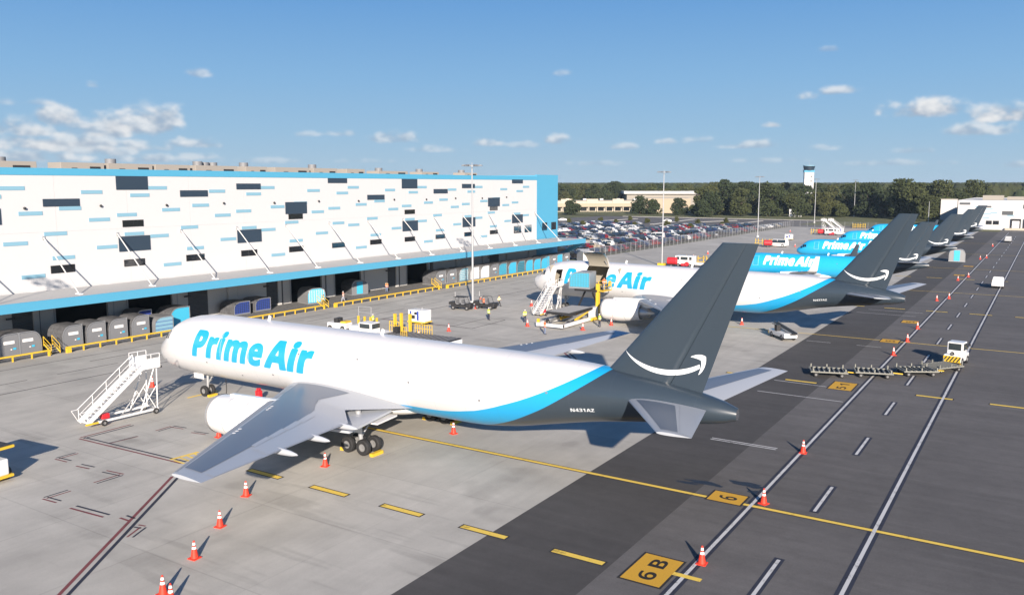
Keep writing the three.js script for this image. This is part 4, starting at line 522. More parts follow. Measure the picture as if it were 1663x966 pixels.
{ // cargo loader lifting a container to the open freight door
  const t = thing('cargo_loader', 'yellow and white cargo loader raised to the open jet door', 'cargo loader', 14.0, 0, -53);
  for (const k of [-1, 1]) { part('chassis_beam', [bx(.35, .45, 11.2, k * 1.85, .45, .5)], M.white, t); part('scissor_arm', [beam([k * 1.2, .6, 3.8], [k * 1.2, 1.6, -2.6], .18, .28), beam([k * 1.0, 1.6, 3.6], [k * 1.0, .6, -2.4], .18, .28)], M.aluDark, t); if (k > 0) part('bridge_mast', [bx(.42, 4.6, .5, k * 1.75, 2.7, -4.4)], M.yellow, t); part('bridge_rail', [bar([k * 1.9, 4.3, -4.2], [k * 1.9, 5.3, -4.2], .05), bar([k * 1.9, 4.3, -5.5], [k * 1.9, 5.3, -5.5], .05), bar([k * 1.9, 4.3, -6.8], [k * 1.9, 5.3, -6.8], .05), bar([k * 1.9, 5.3, -4.2], [k * 1.9, 5.3, -6.8], .05), bar([k * 1.9, 4.8, -4.2], [k * 1.9, 4.8, -6.8], .04)], M.yellow, t); }
  part('cross_beam', [bx(4.05, .4, .35, 0, .45, 5.9), bx(4.05, .4, .35, 0, .45, -4.9)], M.white, t); part('hydraulic_box', [rb(.9, 1.5, 2.2, .06, 1.5, 1.1, -4.0)], M.white, t); part('lift_arm', [beam([-.9, .7, 1.5], [.4, 1.3, -3], .3, .4), beam([1.0, .7, .8], [.9, 1.5, -3.6], .35, .5)], M.yellow, t);
  const dk = part('platform', [bx(3.5, .28, 7.0, 0, 1.72, .4)], M.darkMetal, t); for (let k = 0; k < 16; k++) part('roller', [cylX(.06, 3.2, 0, 1.88, -2.8 + k * .42, 8)], M.aluDark, dk);
  part('bridge', [bx(3.5, .3, 3.0, 0, 4.0, -5.5)], M.darkMetal, t); part('bridge_scissor', [beam([-1.2, .7, -3.2], [-1.2, 3.8, -6.5], .16, .26), beam([1.2, .7, -6.3], [1.2, 3.8, -3.8], .16, .26)], M.darkMetal, t); part('operator_platform', [bx(1.0, .1, 2.4, 2.35, 4.0, -5.3), bx(.06, .8, .7, 2.7, 4.9, -6.1)], M.yellow, t); part('operator_rail', [bar([2.8, 4.05, -4.2], [2.8, 5.1, -4.2], .04), bar([2.8, 4.05, -6.5], [2.8, 5.1, -6.5], .04), bar([2.8, 5.1, -4.2], [2.8, 5.1, -6.5], .04), bar([2.8, 4.6, -4.2], [2.8, 4.6, -6.5], .04)], M.yellow, t); part('side_bumper', [bx(.35, .35, 2.4, 2.1, .35, -2.9)], M.yellow, t); part('corner_post', [bx(.3, .9, .3, -1.9, .7, 5.7)], M.yellow, t);
  wheelZ(t, .42, .32, [-1.6, 1.6], [-4.2, 3.8]);
  uld('blue netted container held on the raised loader', 13.2, -56.7, { y: 4.15, w: 3.1, h: 2.2, d: 2.5, labels: false, front: M.curtainNet, net: M.curtain, ry: -1.45, shell: M.alu });
}
{ // parked loader behind the nearest jet, its cab and railings show above the fuselage
  const t = thing('parked_loader', 'white cab loader with yellow railings parked behind the nearest jet', 'cargo loader', 3.2, -.25, -29.9);
  part('chassis', [bx(16, .5, 3.0, 0, .75, 0)], M.white, t); const dk = part('deck', [bx(9.6, .12, 3.0, 3.1, 1.06, 0)], M.darkMetal, t); for (let k = 0; k < 16; k++) part('roller', [cylZ(.05, 2.7, -1.2 + k * .58, 1.14, 0, 8)], M.aluDark, dk);
  const cab = part('cab', [rb(2.1, 1.3, 1.7, .12, -4.6, 1.55, .5)], M.white, t); part('windscreen', [bx(.05, .6, 1.4, -3.54, 1.8, .5), bx(1.6, .55, .05, -4.6, 1.8, 1.36)], M.cabGlass, cab); part('engine_box', [rb(1.4, .6, 1.5, .08, -6.9, 1.3, .2)], M.white, t);
  for (const [x0, x1, z] of [[-3.0, -1.5, -1.4], [1.0, 3.6, -1.45], [1.0, 1.9, 1.2]]) { const n = Math.max(2, Math.round((x1 - x0) / .35)); part('yellow_railing', [bar([x0, 2.2, z], [x1, 2.2, z], .045), bar([x0, 1.7, z], [x1, 1.7, z], .04), ...range(0, 1, n).map(q => bar([lerp(x0, x1, q), 1.0, z], [lerp(x0, x1, q), 2.2, z], .04))], M.yellow, t); }
  part('mast', [bx(.3, 2.2, .3, -2.6, 1.9, -3.2), bx(.3, 2.2, .3, -1.2, 1.9, -3.2), bx(.3, 2.0, .3, -3.8, 1.8, -3.4)], M.yellow, t); part('operator_seat', [bx(.7, .8, .7, -.6, 1.5, 0)], M.darkMetal, t); wheelSet(t, .5, .35, [-5.5, 5], [-1.4, 1.4]);
  const u = thing('baggage_tug', 'low white tug with dark seat behind the nearest jet roof', 'tug', -8.5, 0, -31.6, .1); part('body', [rb(3.0, .75, 1.5, .12, 0, .65, 0)], M.white, u); part('seat', [rb(.6, .8, 1.2, .08, -.2, 1.2, 0)], M.darkMetal, u); part('steering_column', [bar([.5, 1, .3], [.25, 1.5, .3], .04)], M.darkMetal, u); part('nose_cover', [rb(.8, .3, 1.3, .08, 1.0, 1.1, 0)], M.yellow, u); wheelSet(u, .35, .25, [-1, 1], [-.7, .7]);
  const v = thing('equipment_rack', 'yellow posts and steel frame standing behind the parked loader', 'equipment', -6.6, 0, -34.6); for (const x of [-1.4, -.3, .7, 1.8]) part('post', [bx(.22, 1.5, .22, x, .75, 0)], M.yellow, v); part('frame', [bar([-1.9, 0, -.6], [-1.9, 2.6, -.6], .04), bar([.3, 0, -.6], [.3, 2.7, -.6], .04), bar([-1.9, 2.6, -.6], [.3, 2.7, -.6], .04), bar([-1.9, 1.9, -.6], [.3, 1.9, -.6], .03)], M.galv, v);
  const pd = thing('pallet_dolly', 'flat dolly with dark rollers at the end of the parked loader', 'dolly', 9.6, 0, -29.2); part('frame', [bx(3.6, .22, 2.6, 0, .55, 0), bx(.1, .4, 2.6, 1.8, .62, 0)], M.white, pd); for (let k = 0; k < 8; k++) part('roller', [cylZ(.07, 2.3, -1.5 + k * .42, .7, 0, 8)], M.darkMetal, pd); wheelSet(pd, .22, .15, [-1.3, 1.3], [-1.0, 1.0]);
}
{ // ground power cart with a picture panel
  const t = thing('ground_power_cart', 'white ground power cart with blue panel standing alone on the apron', 'power cart', -2.5, 0, -40.6, .05, 'white power carts');
  part('cabinet', [rb(2.7, 1.55, 1.6, .06, 0, 1.25, 0)], M.white, t); part('chassis', [bx(2.9, .16, 1.7, 0, .42, 0)], M.yellow, t); const pn = part('side_panel', [bx(1.5, 1.2, .03, -.3, 1.28, .815)], M.label, t); part('panel_print', [bx(.28, 1.2, .012, -.88, 1.28, .838), bx(.34, 1.2, .012, .28, 1.28, .838)], M.netBlue, pn); part('control_recess', [bx(.55, .5, .012, -.45, 1.1, .838), bx(.4, .35, .012, -.1, 1.6, .838)], M.darkMetal, pn); part('exhaust', [bar([.2, 2, -.3], [.2, 2.25, -.3], .07)], M.galv, t); part('tow_bar', [bar([1.4, .4, 0], [2.2, .3, 0], .05)], M.darkMetal, t); wheelSet(t, .26, .18, [-.95, .95], [-.75, .75]);
  copy(t, 'white power cart behind the distant white van', -7, 0, -247, .4); copy(t, 'white power cart by the far yellow barriers', -1, 0, -300, .2);
}
function buggy(label, x, z, ry, roof) { const t = thing('utility_buggy', label, 'buggy', x, 0, z, ry, 'black utility buggies'); part('tub', [rb(3.2, .45, 1.35, .1, 0, .55, 0)], M.darkMetal, t); part('hood', [rb(.8, .4, 1.25, .12, 1.3, .85, 0)], M.darkMetal, t); part('cargo_bed', [bx(1.0, .4, 1.4, -1.4, .95, 0)], M.darkMetal, t); for (const q of [-.55, .35]) { part('seat', [rb(.45, .16, 1.2, .05, q, .9, 0), rb(.12, .55, 1.2, .05, q - .25, 1.2, 0)], M.aluDark, t); }
  part('roll_cage', [-.6, .6].flatMap(k => [bar([.95, .9, k], [.6, 1.9, k], .035), bar([-.85, .8, k], [-.85, 1.9, k], .035), bar([.6, 1.9, k], [-.85, 1.9, k], .035)]), M.darkMetal, t); if (roof) part('roof', [rb(2.1, .06, 1.4, .02, -.1, 1.95, 0)], M.darkMetal, t); part('beacon_pole', [bar([-.9, 1, .5], [-.9, 2.7, .5], .02)], M.label, t); wheelSet(t, .32, .24, [-1.15, 1.15], [-.68, .68]); return t; }
buggy('black roofed buggy left of the lamp pole foot', -5.8, -54.9, .15, true); buggy('black buggy with riders right of the lamp pole foot', -3.1, -57.4, .1, false);
{ // belt loader
  const t = thing('belt_loader', 'white belt loader standing behind the second jet', 'belt loader', 41.6, 0, -56.2, 2.3); part('chassis', [rb(4.2, .6, 1.7, .1, 0, .65, 0)], M.white, t); part('conveyor', [beam([-2.4, .9, .25], [2.6, 1.5, .25], .8, .16)], M.darkMetal, t); part('conveyor_rail', [beam([-2.4, .98, .7], [2.6, 1.58, .7], .06, .16), beam([-2.4, .98, -.2], [2.6, 1.58, -.2], .06, .16)], M.galv, t); part('driver_seat', [rb(.6, .8, .5, .05, .2, 1.3, -.6)], M.darkMetal, t); part('steering_column', [bar([.9, .9, -.6], [.7, 1.6, -.6], .04), bar([.5, 1, -.85], [.5, 2.2, -.85], .03)], M.darkMetal, t); part('bumper', [bx(.2, .3, 1.7, 2.1, .5, 0)], M.yellow, t); wheelSet(t, .36, .26, [-1.3, 1.3], [-.75, .75]);
}
{ // tug and four empty dollies crossing the taxi lane
  const t = thing('tow_tractor', 'white tow tractor with yellow striped rear pulling the dollies', 'tractor', 60.9, 0, -51.2, Math.PI / 2 - .18); part('body', [rb(3.0, .8, 1.7, .12, 0, .72, 0)], M.white, t); const cab = part('cab', [rb(1.5, 1.25, 1.55, .1, .1, 1.7, 0)], M.white, t); part('window', [bx(.03, .7, 1.2, -.67, 1.85, 0), bx(1.1, .7, .03, .1, 1.85, .79), bx(1.1, .7, .03, .1, 1.85, -.79), bx(.03, .7, 1.2, .87, 1.85, 0)], M.cabGlass, cab); const rear = part('rear_plate', [bx(.06, .62, 1.64, -1.52, .68, 0)], M.yellow, t); for (let k = 0; k < 5; k++) part('chevron', [bx(.02, .62, .12, -1.56, .68, -.66 + k * .33, 0, .6)], M.blackLine, rear); part('spare_wheel', [wheel(.2, .14, 0, 0, 0).rotateY(Math.PI / 2).translate(-1.5, 1.25, 0)], M.vtx, t); part('mirror', [bx(.08, .25, .2, .9, 1.95, .98), bx(.08, .25, .2, .9, 1.95, -.98)], M.darkMetal, t); wheelSet(t, .42, .3, [-.95, .95], [-.75, .75]);
  const dollyGrey = mat([.23, .23, .2], .65, .15); const d = thing('cargo_dolly', 'leftmost empty roller dolly of the towed train', 'dolly', 50.8, 0, -38.1, .32, 'empty roller dollies behind the tractor');
  part('frame', [bx(3.4, .12, .14, 0, .52, 1.15), bx(3.4, .12, .14, 0, .52, -1.15), bx(.14, .12, 2.4, 1.65, .52, 0), bx(.14, .12, 2.4, -1.65, .52, 0), bx(3.2, .1, .5, 0, .4, 0)], dollyGrey, d); part('deck_plate', [bx(3.2, .03, 2.2, 0, .45, 0)], M.darkMetal, d); for (let k = 0; k < 7; k++) part('roller', [cylZ(.075, 2.15, -1.38 + k * .46, .56, 0, 8)], dollyGrey, d); for (const [x, z] of [[1.5, 1.1], [-1.5, 1.1], [1.5, -1.1], [-1.5, -1.1], [0, 1.15], [0, -1.15]]) part('stop_post', [bx(.1, .34, .1, x, .72, z)], dollyGrey, d); part('tow_bar', [bar([1.7, .42, 0], [2.7, .35, 0], .06)], M.yellow, d); wheelSet(d, .22, .15, [-1.2, 1.2], [-1, 1]);
  copy(d, 'second empty roller dolly from the left of the towed train', 54.6, 0, -40.1, .3); copy(d, 'third empty roller dolly from the left of the towed train', 58.1, 0, -43.2, .55); copy(d, 'rightmost empty roller dolly, hitched to the tractor', 60.0, 0, -46.6, .95);
}
function carGeo(L, W, H, prof, cab) { // side profile extruded and narrowed to the roof; prof in fractions
  const s = new THREE.Shape(); prof.forEach((p, i) => i ? s.lineTo(p[0] * L, p[1] * H) : s.moveTo(p[0] * L, p[1] * H)); s.closePath(); const g = new THREE.ExtrudeGeometry(s, { depth: W - .12, bevelEnabled: true, bevelSize: .06, bevelThickness: .06, bevelSegments: 2, curveSegments: 4 }); g.translate(-L / 2, 0, -(W - .12) / 2);
  const p = g.attributes.position; for (let i = 0; i < p.count; i++) { const y = p.getY(i) / H; if (y > .58) p.setZ(i, p.getZ(i) * lerp(1, .80, (y - .58) / .42)); } g.computeVertexNormals(); return g;
}
const CAR = {
  sedan: { L: 4.6, W: 1.8, H: 1.42, b: [[.01, .25], [.02, .52], [.24, .64], [.36, .97], [.62, 1], [.82, .70], [.985, .64], [.99, .28], [.9, .17], [.08, .17]], g: [[.265, .655], [.375, .94], [.615, .965], [.79, .70]] },
  suv: { L: 4.7, W: 1.9, H: 1.72, b: [[.01, .25], [.02, .56], [.22, .63], [.33, .97], [.88, 1], [.975, .66], [.985, .28], [.9, .17], [.08, .17]], g: [[.245, .65], [.345, .94], [.86, .965], [.945, .67]] },
  hatch: { L: 4.1, W: 1.75, H: 1.5, b: [[.01, .25], [.02, .54], [.2, .63], [.34, .97], [.8, 1], [.97, .66], [.985, .28], [.9, .17], [.08, .17]], g: [[.225, .65], [.355, .94], [.785, .965], [.94, .68]] },
  pickup: { L: 5.6, W: 1.95, H: 1.85, b: [[.01, .28], [.02, .56], [.24, .62], [.33, .97], [.56, 1], [.62, .62], [.985, .6], [.99, .3], [.9, .2], [.08, .2]], g: [[.265, .64], [.345, .94], [.55, .965], [.595, .65]] },
  van: { L: 5.6, W: 2.0, H: 2.35, b: [[.01, .2], [.015, .42], [.14, .5], [.24, .96], [.97, 1], [.99, .5], [.99, .22], [.9, .14], [.08, .14]], g: [[.155, .53], [.245, .92], [.95, .95], [.965, .58]] }
};
for (const k in CAR) { const c = CAR[k]; c.body = carGeo(c.L, c.W, c.H, c.b); c.glassGeo = carGeo(c.L, c.W + .012, c.H, c.g); c.glassGeo.scale(1, 1, 1.0); c.wheelGeo = wheel(c.H * .215, .22, 0, 0, 0); c.pillar = bx(.09, c.H * .34, c.W * .93, (k === 'pickup' ? -.06 : .0) * c.L, c.H * .80, 0); }
const colours = { white: [.72, .72, .71], silver: [.42, .43, .44], grey: [.14, .145, .15], black: [.015, .015, .016], 'dark blue': [.02, .03, .075], red: [.20, .015, .015], beige: [.36, .32, .25], green: [.02, .06, .04] };
const carMats = Object.fromEntries(Object.entries(colours).map(([k, c]) => [k, paint(c, .3)]));
function car(kind, colour, label, x, z, ry, group, name = 'parked_car') { const c = CAR[kind], t = thing(name, label, kind === 'pickup' ? 'pickup' : kind === 'van' ? 'van' : 'car', x, 0, z, ry, group); part('body', c.body, carMats[colour], t); part('windows', c.glassGeo, M.cabGlass, t); part('pillar', c.pillar, carMats[colour], t); for (const a of [.19, .81]) for (const s of [-1, 1]) { const m = part('wheel', c.wheelGeo, M.vtx, t); m.position.set((a - .5) * c.L, c.H * .215, s * (c.W / 2 - .1)); } return t; }
car('pickup', 'white', 'white pickup driving away along the taxi lane', 60.9, -130.5, -Math.PI / 2 + .03, null, 'pickup_truck'); car('pickup', 'silver', 'distant silver pickup far along the taxi lane', 56.9, -276, -Math.PI / 2, null, 'pickup_truck'); car('van', 'white', 'white van parked beyond the first blue jet', -1.2, -213, 2.95 + Math.PI, null, 'service_van');
{ const t = thing('crew_truck', 'white crew truck with a red tank behind the second jet', 'truck', -1.9, 0, -137.2, .02); part('cab', [rb(4.4, 2.0, 2.2, .15, 0, 1.6, 0)], M.white, t); part('window', [bx(.7, .7, 2.24, -1.5, 2.0, 0), bx(1.7, .7, 2.24, 0, 2.0, 0), bx(.6, .7, 2.24, 1.5, 2.0, 0)], M.cabGlass, t); part('flat_bed', [bx(3.0, .4, 2.2, 3.6, .9, 0)], M.white, t); part('hose_reel', [wheel(.5, .5, .8, .8, 1.5), bx(.9, .5, .5, -.1, .6, 1.4)], M.red, t); wheelSet(t, .42, .3, [-1.4, 1.4, 4.4], [-1, 1]); 
  const r = thing('tank_trailer', 'red tank trailer at the lamp pole foot', 'tank', -4.7, 0, -136.2, .02); part('tank', [cylX(.85, 2.0, 0, 1.3, 0, 20)], M.red, r); part('tank_end', [new THREE.SphereGeometry(.85, 16, 10).scale(.35, 1, 1).translate(1, 1.3, 0), new THREE.SphereGeometry(.85, 16, 10).scale(.35, 1, 1).translate(-1, 1.3, 0)], M.red, r); part('frame', [bx(2.4, .2, 1.5, 0, .5, 0)], M.darkMetal, r); wheelSet(r, .3, .2, [0], [-.8, .8]);
  const y = thing('yellow_rack', 'yellow towbar rack behind the white crew truck', 'rack', -1.5, 0, -143.5); for (let k = 0; k < 6; k++) part('upright', [bx(.12, 2.2, .12, -2.6 + k * 1.05, 1.1, (k % 2) * .8)], M.yellow, y); part('cross_bar', [bx(5.4, .12, .1, 0, 1.6, 0), bx(5.4, .12, .1, 0, .8, .8), bar([-2.6, .2, 0], [2.6, 2.2, .8], .06)], M.yellow, y);
  copy(y, 'yellow rack beside the first distant pole', -6.2, 0, -215); copy(y, 'yellow rack beside the second distant pole', -6.4, 0, -288); copy(y, 'farthest yellow rack before the trees', -2, 0, -345);
  const tr = copy(t, 'distant white and red truck near the far stairs', -.8, 0, -284, .05); copy(r, 'red trailer in front of the distant van', -3.6, 0, -210, .3); copy(r, 'red trailer beside the distant truck', -4.6, 0, -284.5, .2);
}
{ // equipment cut by the left frame edge
  const t = thing('service_vehicle', 'white and yellow service vehicle cut off by the left frame edge', 'service vehicle', 11.9, 0, 21.9, .1); part('body', [rb(4.4, 1.05, 1.7, .1, -.4, .9, .1)], M.white, t); part('bumper', [bx(4.5, .16, 1.9, -.35, .32, 0)], M.yellow, t); part('raised_deck', [bx(4.2, .2, 2.2, -.7, 2.05, -.2)], M.darkMetal, t); part('deck_edge', [bx(4.3, .16, .14, -.7, 2.05, .95), bx(.14, .16, 2.3, 1.45, 2.05, -.2)], M.yellow, t); part('deck_support', [beam([-1.6, 1.4, 0], [1, 2.05, 0], .2, .2), beam([1, 1.4, .3], [-1.6, 2.05, .3], .2, .2)], M.darkMetal, t);  wheelSet(t, .4, .3, [-1.7, 1.2], [-.9, .9]); }
{ const r = thing('ground_equipment', 'red equipment on the ground under the nearest jet nose', 'equipment', 11.2, 0, -1.2); part('housing', [rb(.5, .9, .4, .05, 0, .45, 0), rb(.4, .5, .4, .04, 1.9, .25, -.6)], M.red, r); part('cap', [rb(.3, .2, .3, .04, 0, 1.0, 0)], M.red, r);
  const h = new THREE.CatmullRomCurve3([V(9.2, 2.0, .6), V(9.3, .8, .7), V(9.0, .05, .9), V(8.2, .04, 1.2), V(7.4, .04, .6)]); single('ground_cable', [new THREE.TubeGeometry(h, 30, .035, 6)], M.rubber, 'black cable hanging from the nearest jet belly to the ground', 'cable'); }

// ------------------------------------------------------------------ people
function figure(pose, col) { // one continuous body meshed from tapered capsules; 1.0 unit = 1 m
  const N = 76, half = 1.0, mc = new MarchingCubes(N, new THREE.MeshBasicMaterial(), false, false, 30000); mc.isolation = 0; mc.field.fill(0);
  const J = pose, caps = [[J.hipL, J.kneeL, .095, .07], [J.kneeL, J.ankL, .07, .05], [J.hipR, J.kneeR, .095, .07], [J.kneeR, J.ankR, .07, .05], [J.ankL, J.toeL, .05, .04], [J.ankR, J.toeR, .05, .04], [J.pelvis, J.chest, .14, .165], [J.chest, J.neck, .15, .065], [J.shL, J.elL, .065, .05], [J.elL, J.haL, .05, .038], [J.shR, J.elR, .065, .05], [J.elR, J.haR, .05, .038], [J.shL, J.shR, .085, .085], [J.neck, J.head, .055, .06], [J.head, [J.head[0], J.head[1] + .06, J.head[2]], .10, .108], [J.hipL, J.hipR, .11, .11], [[J.head[0] + .08, J.head[1] + .0, J.head[2]], [J.head[0] + .115, J.head[1] - .02, J.head[2]], .025, .02]];
  const cd = (p, c) => { const [a, b, r0, r1] = c, ab = [b[0] - a[0], b[1] - a[1], b[2] - a[2]], ap = [p[0] - a[0], p[1] - a[1], p[2] - a[2]], t = clamp((ap[0] * ab[0] + ap[1] * ab[1] + ap[2] * ab[2]) / (ab[0] ** 2 + ab[1] ** 2 + ab[2] ** 2 + 1e-9)); return Math.hypot(ap[0] - ab[0] * t, ap[1] - ab[1] * t, ap[2] - ab[2] * t) - lerp(r0, r1, t); };
  for (let k = 0; k < N; k++) for (let j = 0; j < N; j++) for (let i = 0; i < N; i++) { const p = [(i - N / 2) / (N / 2) * half, (j - N / 2) / (N / 2) * half + .92, (k - N / 2) / (N / 2) * half]; let d = 9; if (Math.abs(p[0]) < .62 && Math.abs(p[2]) < .62) for (const c of caps) { const q = cd(p, c), h = Math.max(.04 - Math.abs(d - q), 0) / .04; d = Math.min(d, q) - h * h * .04 * .25; } mc.field[i + j * N + k * N * N] = -d; }
  mc.update(); const n = mc.count, pos = new Float32Array(n * 3), nor = new Float32Array(n * 3), co = new Float32Array(n * 3);
  for (let i = 0; i < n; i++) { const x = mc.positionArray[3 * i] * half, y = mc.positionArray[3 * i + 1] * half + .92, z = mc.positionArray[3 * i + 2] * half; pos.set([x, y, z], 3 * i); nor.set([mc.normalArray[3 * i], mc.normalArray[3 * i + 1], mc.normalArray[3 * i + 2]], 3 * i);
    const dh = Math.min(Math.hypot(x - J.haL[0], y - J.haL[1], z - J.haL[2]), Math.hypot(x - J.haR[0], y - J.haR[1], z - J.haR[2])); let c = y > J.head[1] + .05 ? col.hat : y > J.neck[1] + .03 ? [.36, .21, .14] : dh < .13 ? [.36, .21, .14] : y > J.pelvis[1] + .02 ? (Math.abs(y - J.chest[1] + .12) < .03 ? [.7, .7, .66] : col.vest) : y < .1 ? [.02, .02, .02] : col.legs; co.set(c, 3 * i); }
  const g = new THREE.BufferGeometry(); g.setAttribute('position', new THREE.BufferAttribute(pos, 3)); g.setAttribute('color', new THREE.BufferAttribute(co, 3)); let w = mergeVertices(g, 1e-3); w.computeVertexNormals(); return w;
}
const stand = { hipL: [0, .9, .09], hipR: [0, .9, -.09], kneeL: [.02, .5, .11], kneeR: [.01, .5, -.12], ankL: [-.01, .09, .12], ankR: [-.02, .09, -.14], toeL: [.15, .04, .14], toeR: [.14, .04, -.17], pelvis: [0, .95, 0], chest: [0, 1.28, 0], neck: [.01, 1.5, 0], head: [.03, 1.62, 0], shL: [0, 1.42, .17], shR: [0, 1.42, -.17], elL: [-.02, 1.14, .24], haL: [.1, .92, .25], elR: [-.02, 1.14, -.24], haR: [.14, .98, -.2] };
const walk = { ...stand, kneeL: [.2, .53, .09], ankL: [.27, .12, .09], toeL: [.43, .09, .1], kneeR: [-.06, .5, -.09], ankR: [-.32, .16, -.09], toeR: [-.2, .04, -.1], elL: [-.14, 1.16, .22], haL: [-.1, .92, .25], elR: [.12, 1.16, -.22], haR: [.3, 1.0, -.2] };
const sit = { ...stand, hipL: [0, .62, .1], hipR: [0, .62, -.1], pelvis: [0, .66, 0], chest: [-.03, 1.0, 0], neck: [0, 1.22, 0], head: [.02, 1.34, 0], kneeL: [.42, .66, .12], kneeR: [.42, .66, -.12], ankL: [.44, .26, .12], ankR: [.44, .26, -.12], toeL: [.58, .22, .12], toeR: [.58, .22, -.12], shL: [-.03, 1.14, .17], shR: [-.03, 1.14, -.17], elL: [.08, .92, .24], elR: [.08, .92, -.24], haL: [.32, .9, .14], haR: [.32, .9, -.14] };
const lime = [.50, .68, .10], pale = [.62, .58, .30], orangeV = [.75, .16, .06], navyL = [.02, .025, .05], blk = [.03, .03, .03], hatW = [.6, .6, .58], hatD = [.05, .03, .02];
const G = { a: figure(stand, { hat: hatW, vest: lime, legs: navyL }), b: figure(walk, { hat: hatD, vest: pale, legs: blk }), c: figure(stand, { hat: hatD, vest: orangeV, legs: [.16, .2, .3] }), d: figure(sit, { hat: hatW, vest: orangeV, legs: blk }), e: figure(walk, { hat: hatW, vest: [.55, .3, .25], legs: [.35, .36, .42] }) };
[['a', 3.3, -48.6, 1.2, 'person in lime vest and dark trousers standing on the apron centre'], ['a', 8.6, -49.6, -.6, 'person in lime vest beside the foot of the second white stairs'], ['b', -2.8, -60.5, .2, 'person in pale vest walking past the buggies'], ['c', 15.6, -43, .8, 'person in orange at the front corner of the loader'], ['e', -26.5, -51.1, -1.8, 'person walking on the dock beside the blue curtained round container'], ['c', -28.9, -64.4, 2, 'person in orange on the dock by the service door, right of a pale vest'], ['b', -29.6, -65.2, -1, 'person in pale vest on the dock by the grey wall'], ['b', -26.4, -46.6, 1, 'person standing on the dock before the blue netted round container'], ['a', 18.9, -51.7, -2, 'person in lime vest between the two cones by the loader'], ['a', -6.2, -35.4, 0, 'person with white helmet behind the yellow posts']].forEach(([k, x, z, r, l]) => { const p = single('person', G[k], M.vtx, l, 'person', 'ramp workers'); p.position.set(x, 0, z); p.rotation.y = r; });
[['d', -3.4, .3, -57.2, .1, 'person in orange riding in front on the right buggy'], ['d', -4.2, .3, -57.6, .1, 'person in orange riding behind on the right buggy'], ['c', 16.3, 4.06, -58.2, 2.4, 'person in orange on the raised loader platform']].forEach(([k, x, y, z, r, l]) => { const p = single('person', G[k], M.vtx, l, 'person', 'ramp workers'); p.position.set(x, y, z); p.rotation.y = r; });
console.log('vehicles');

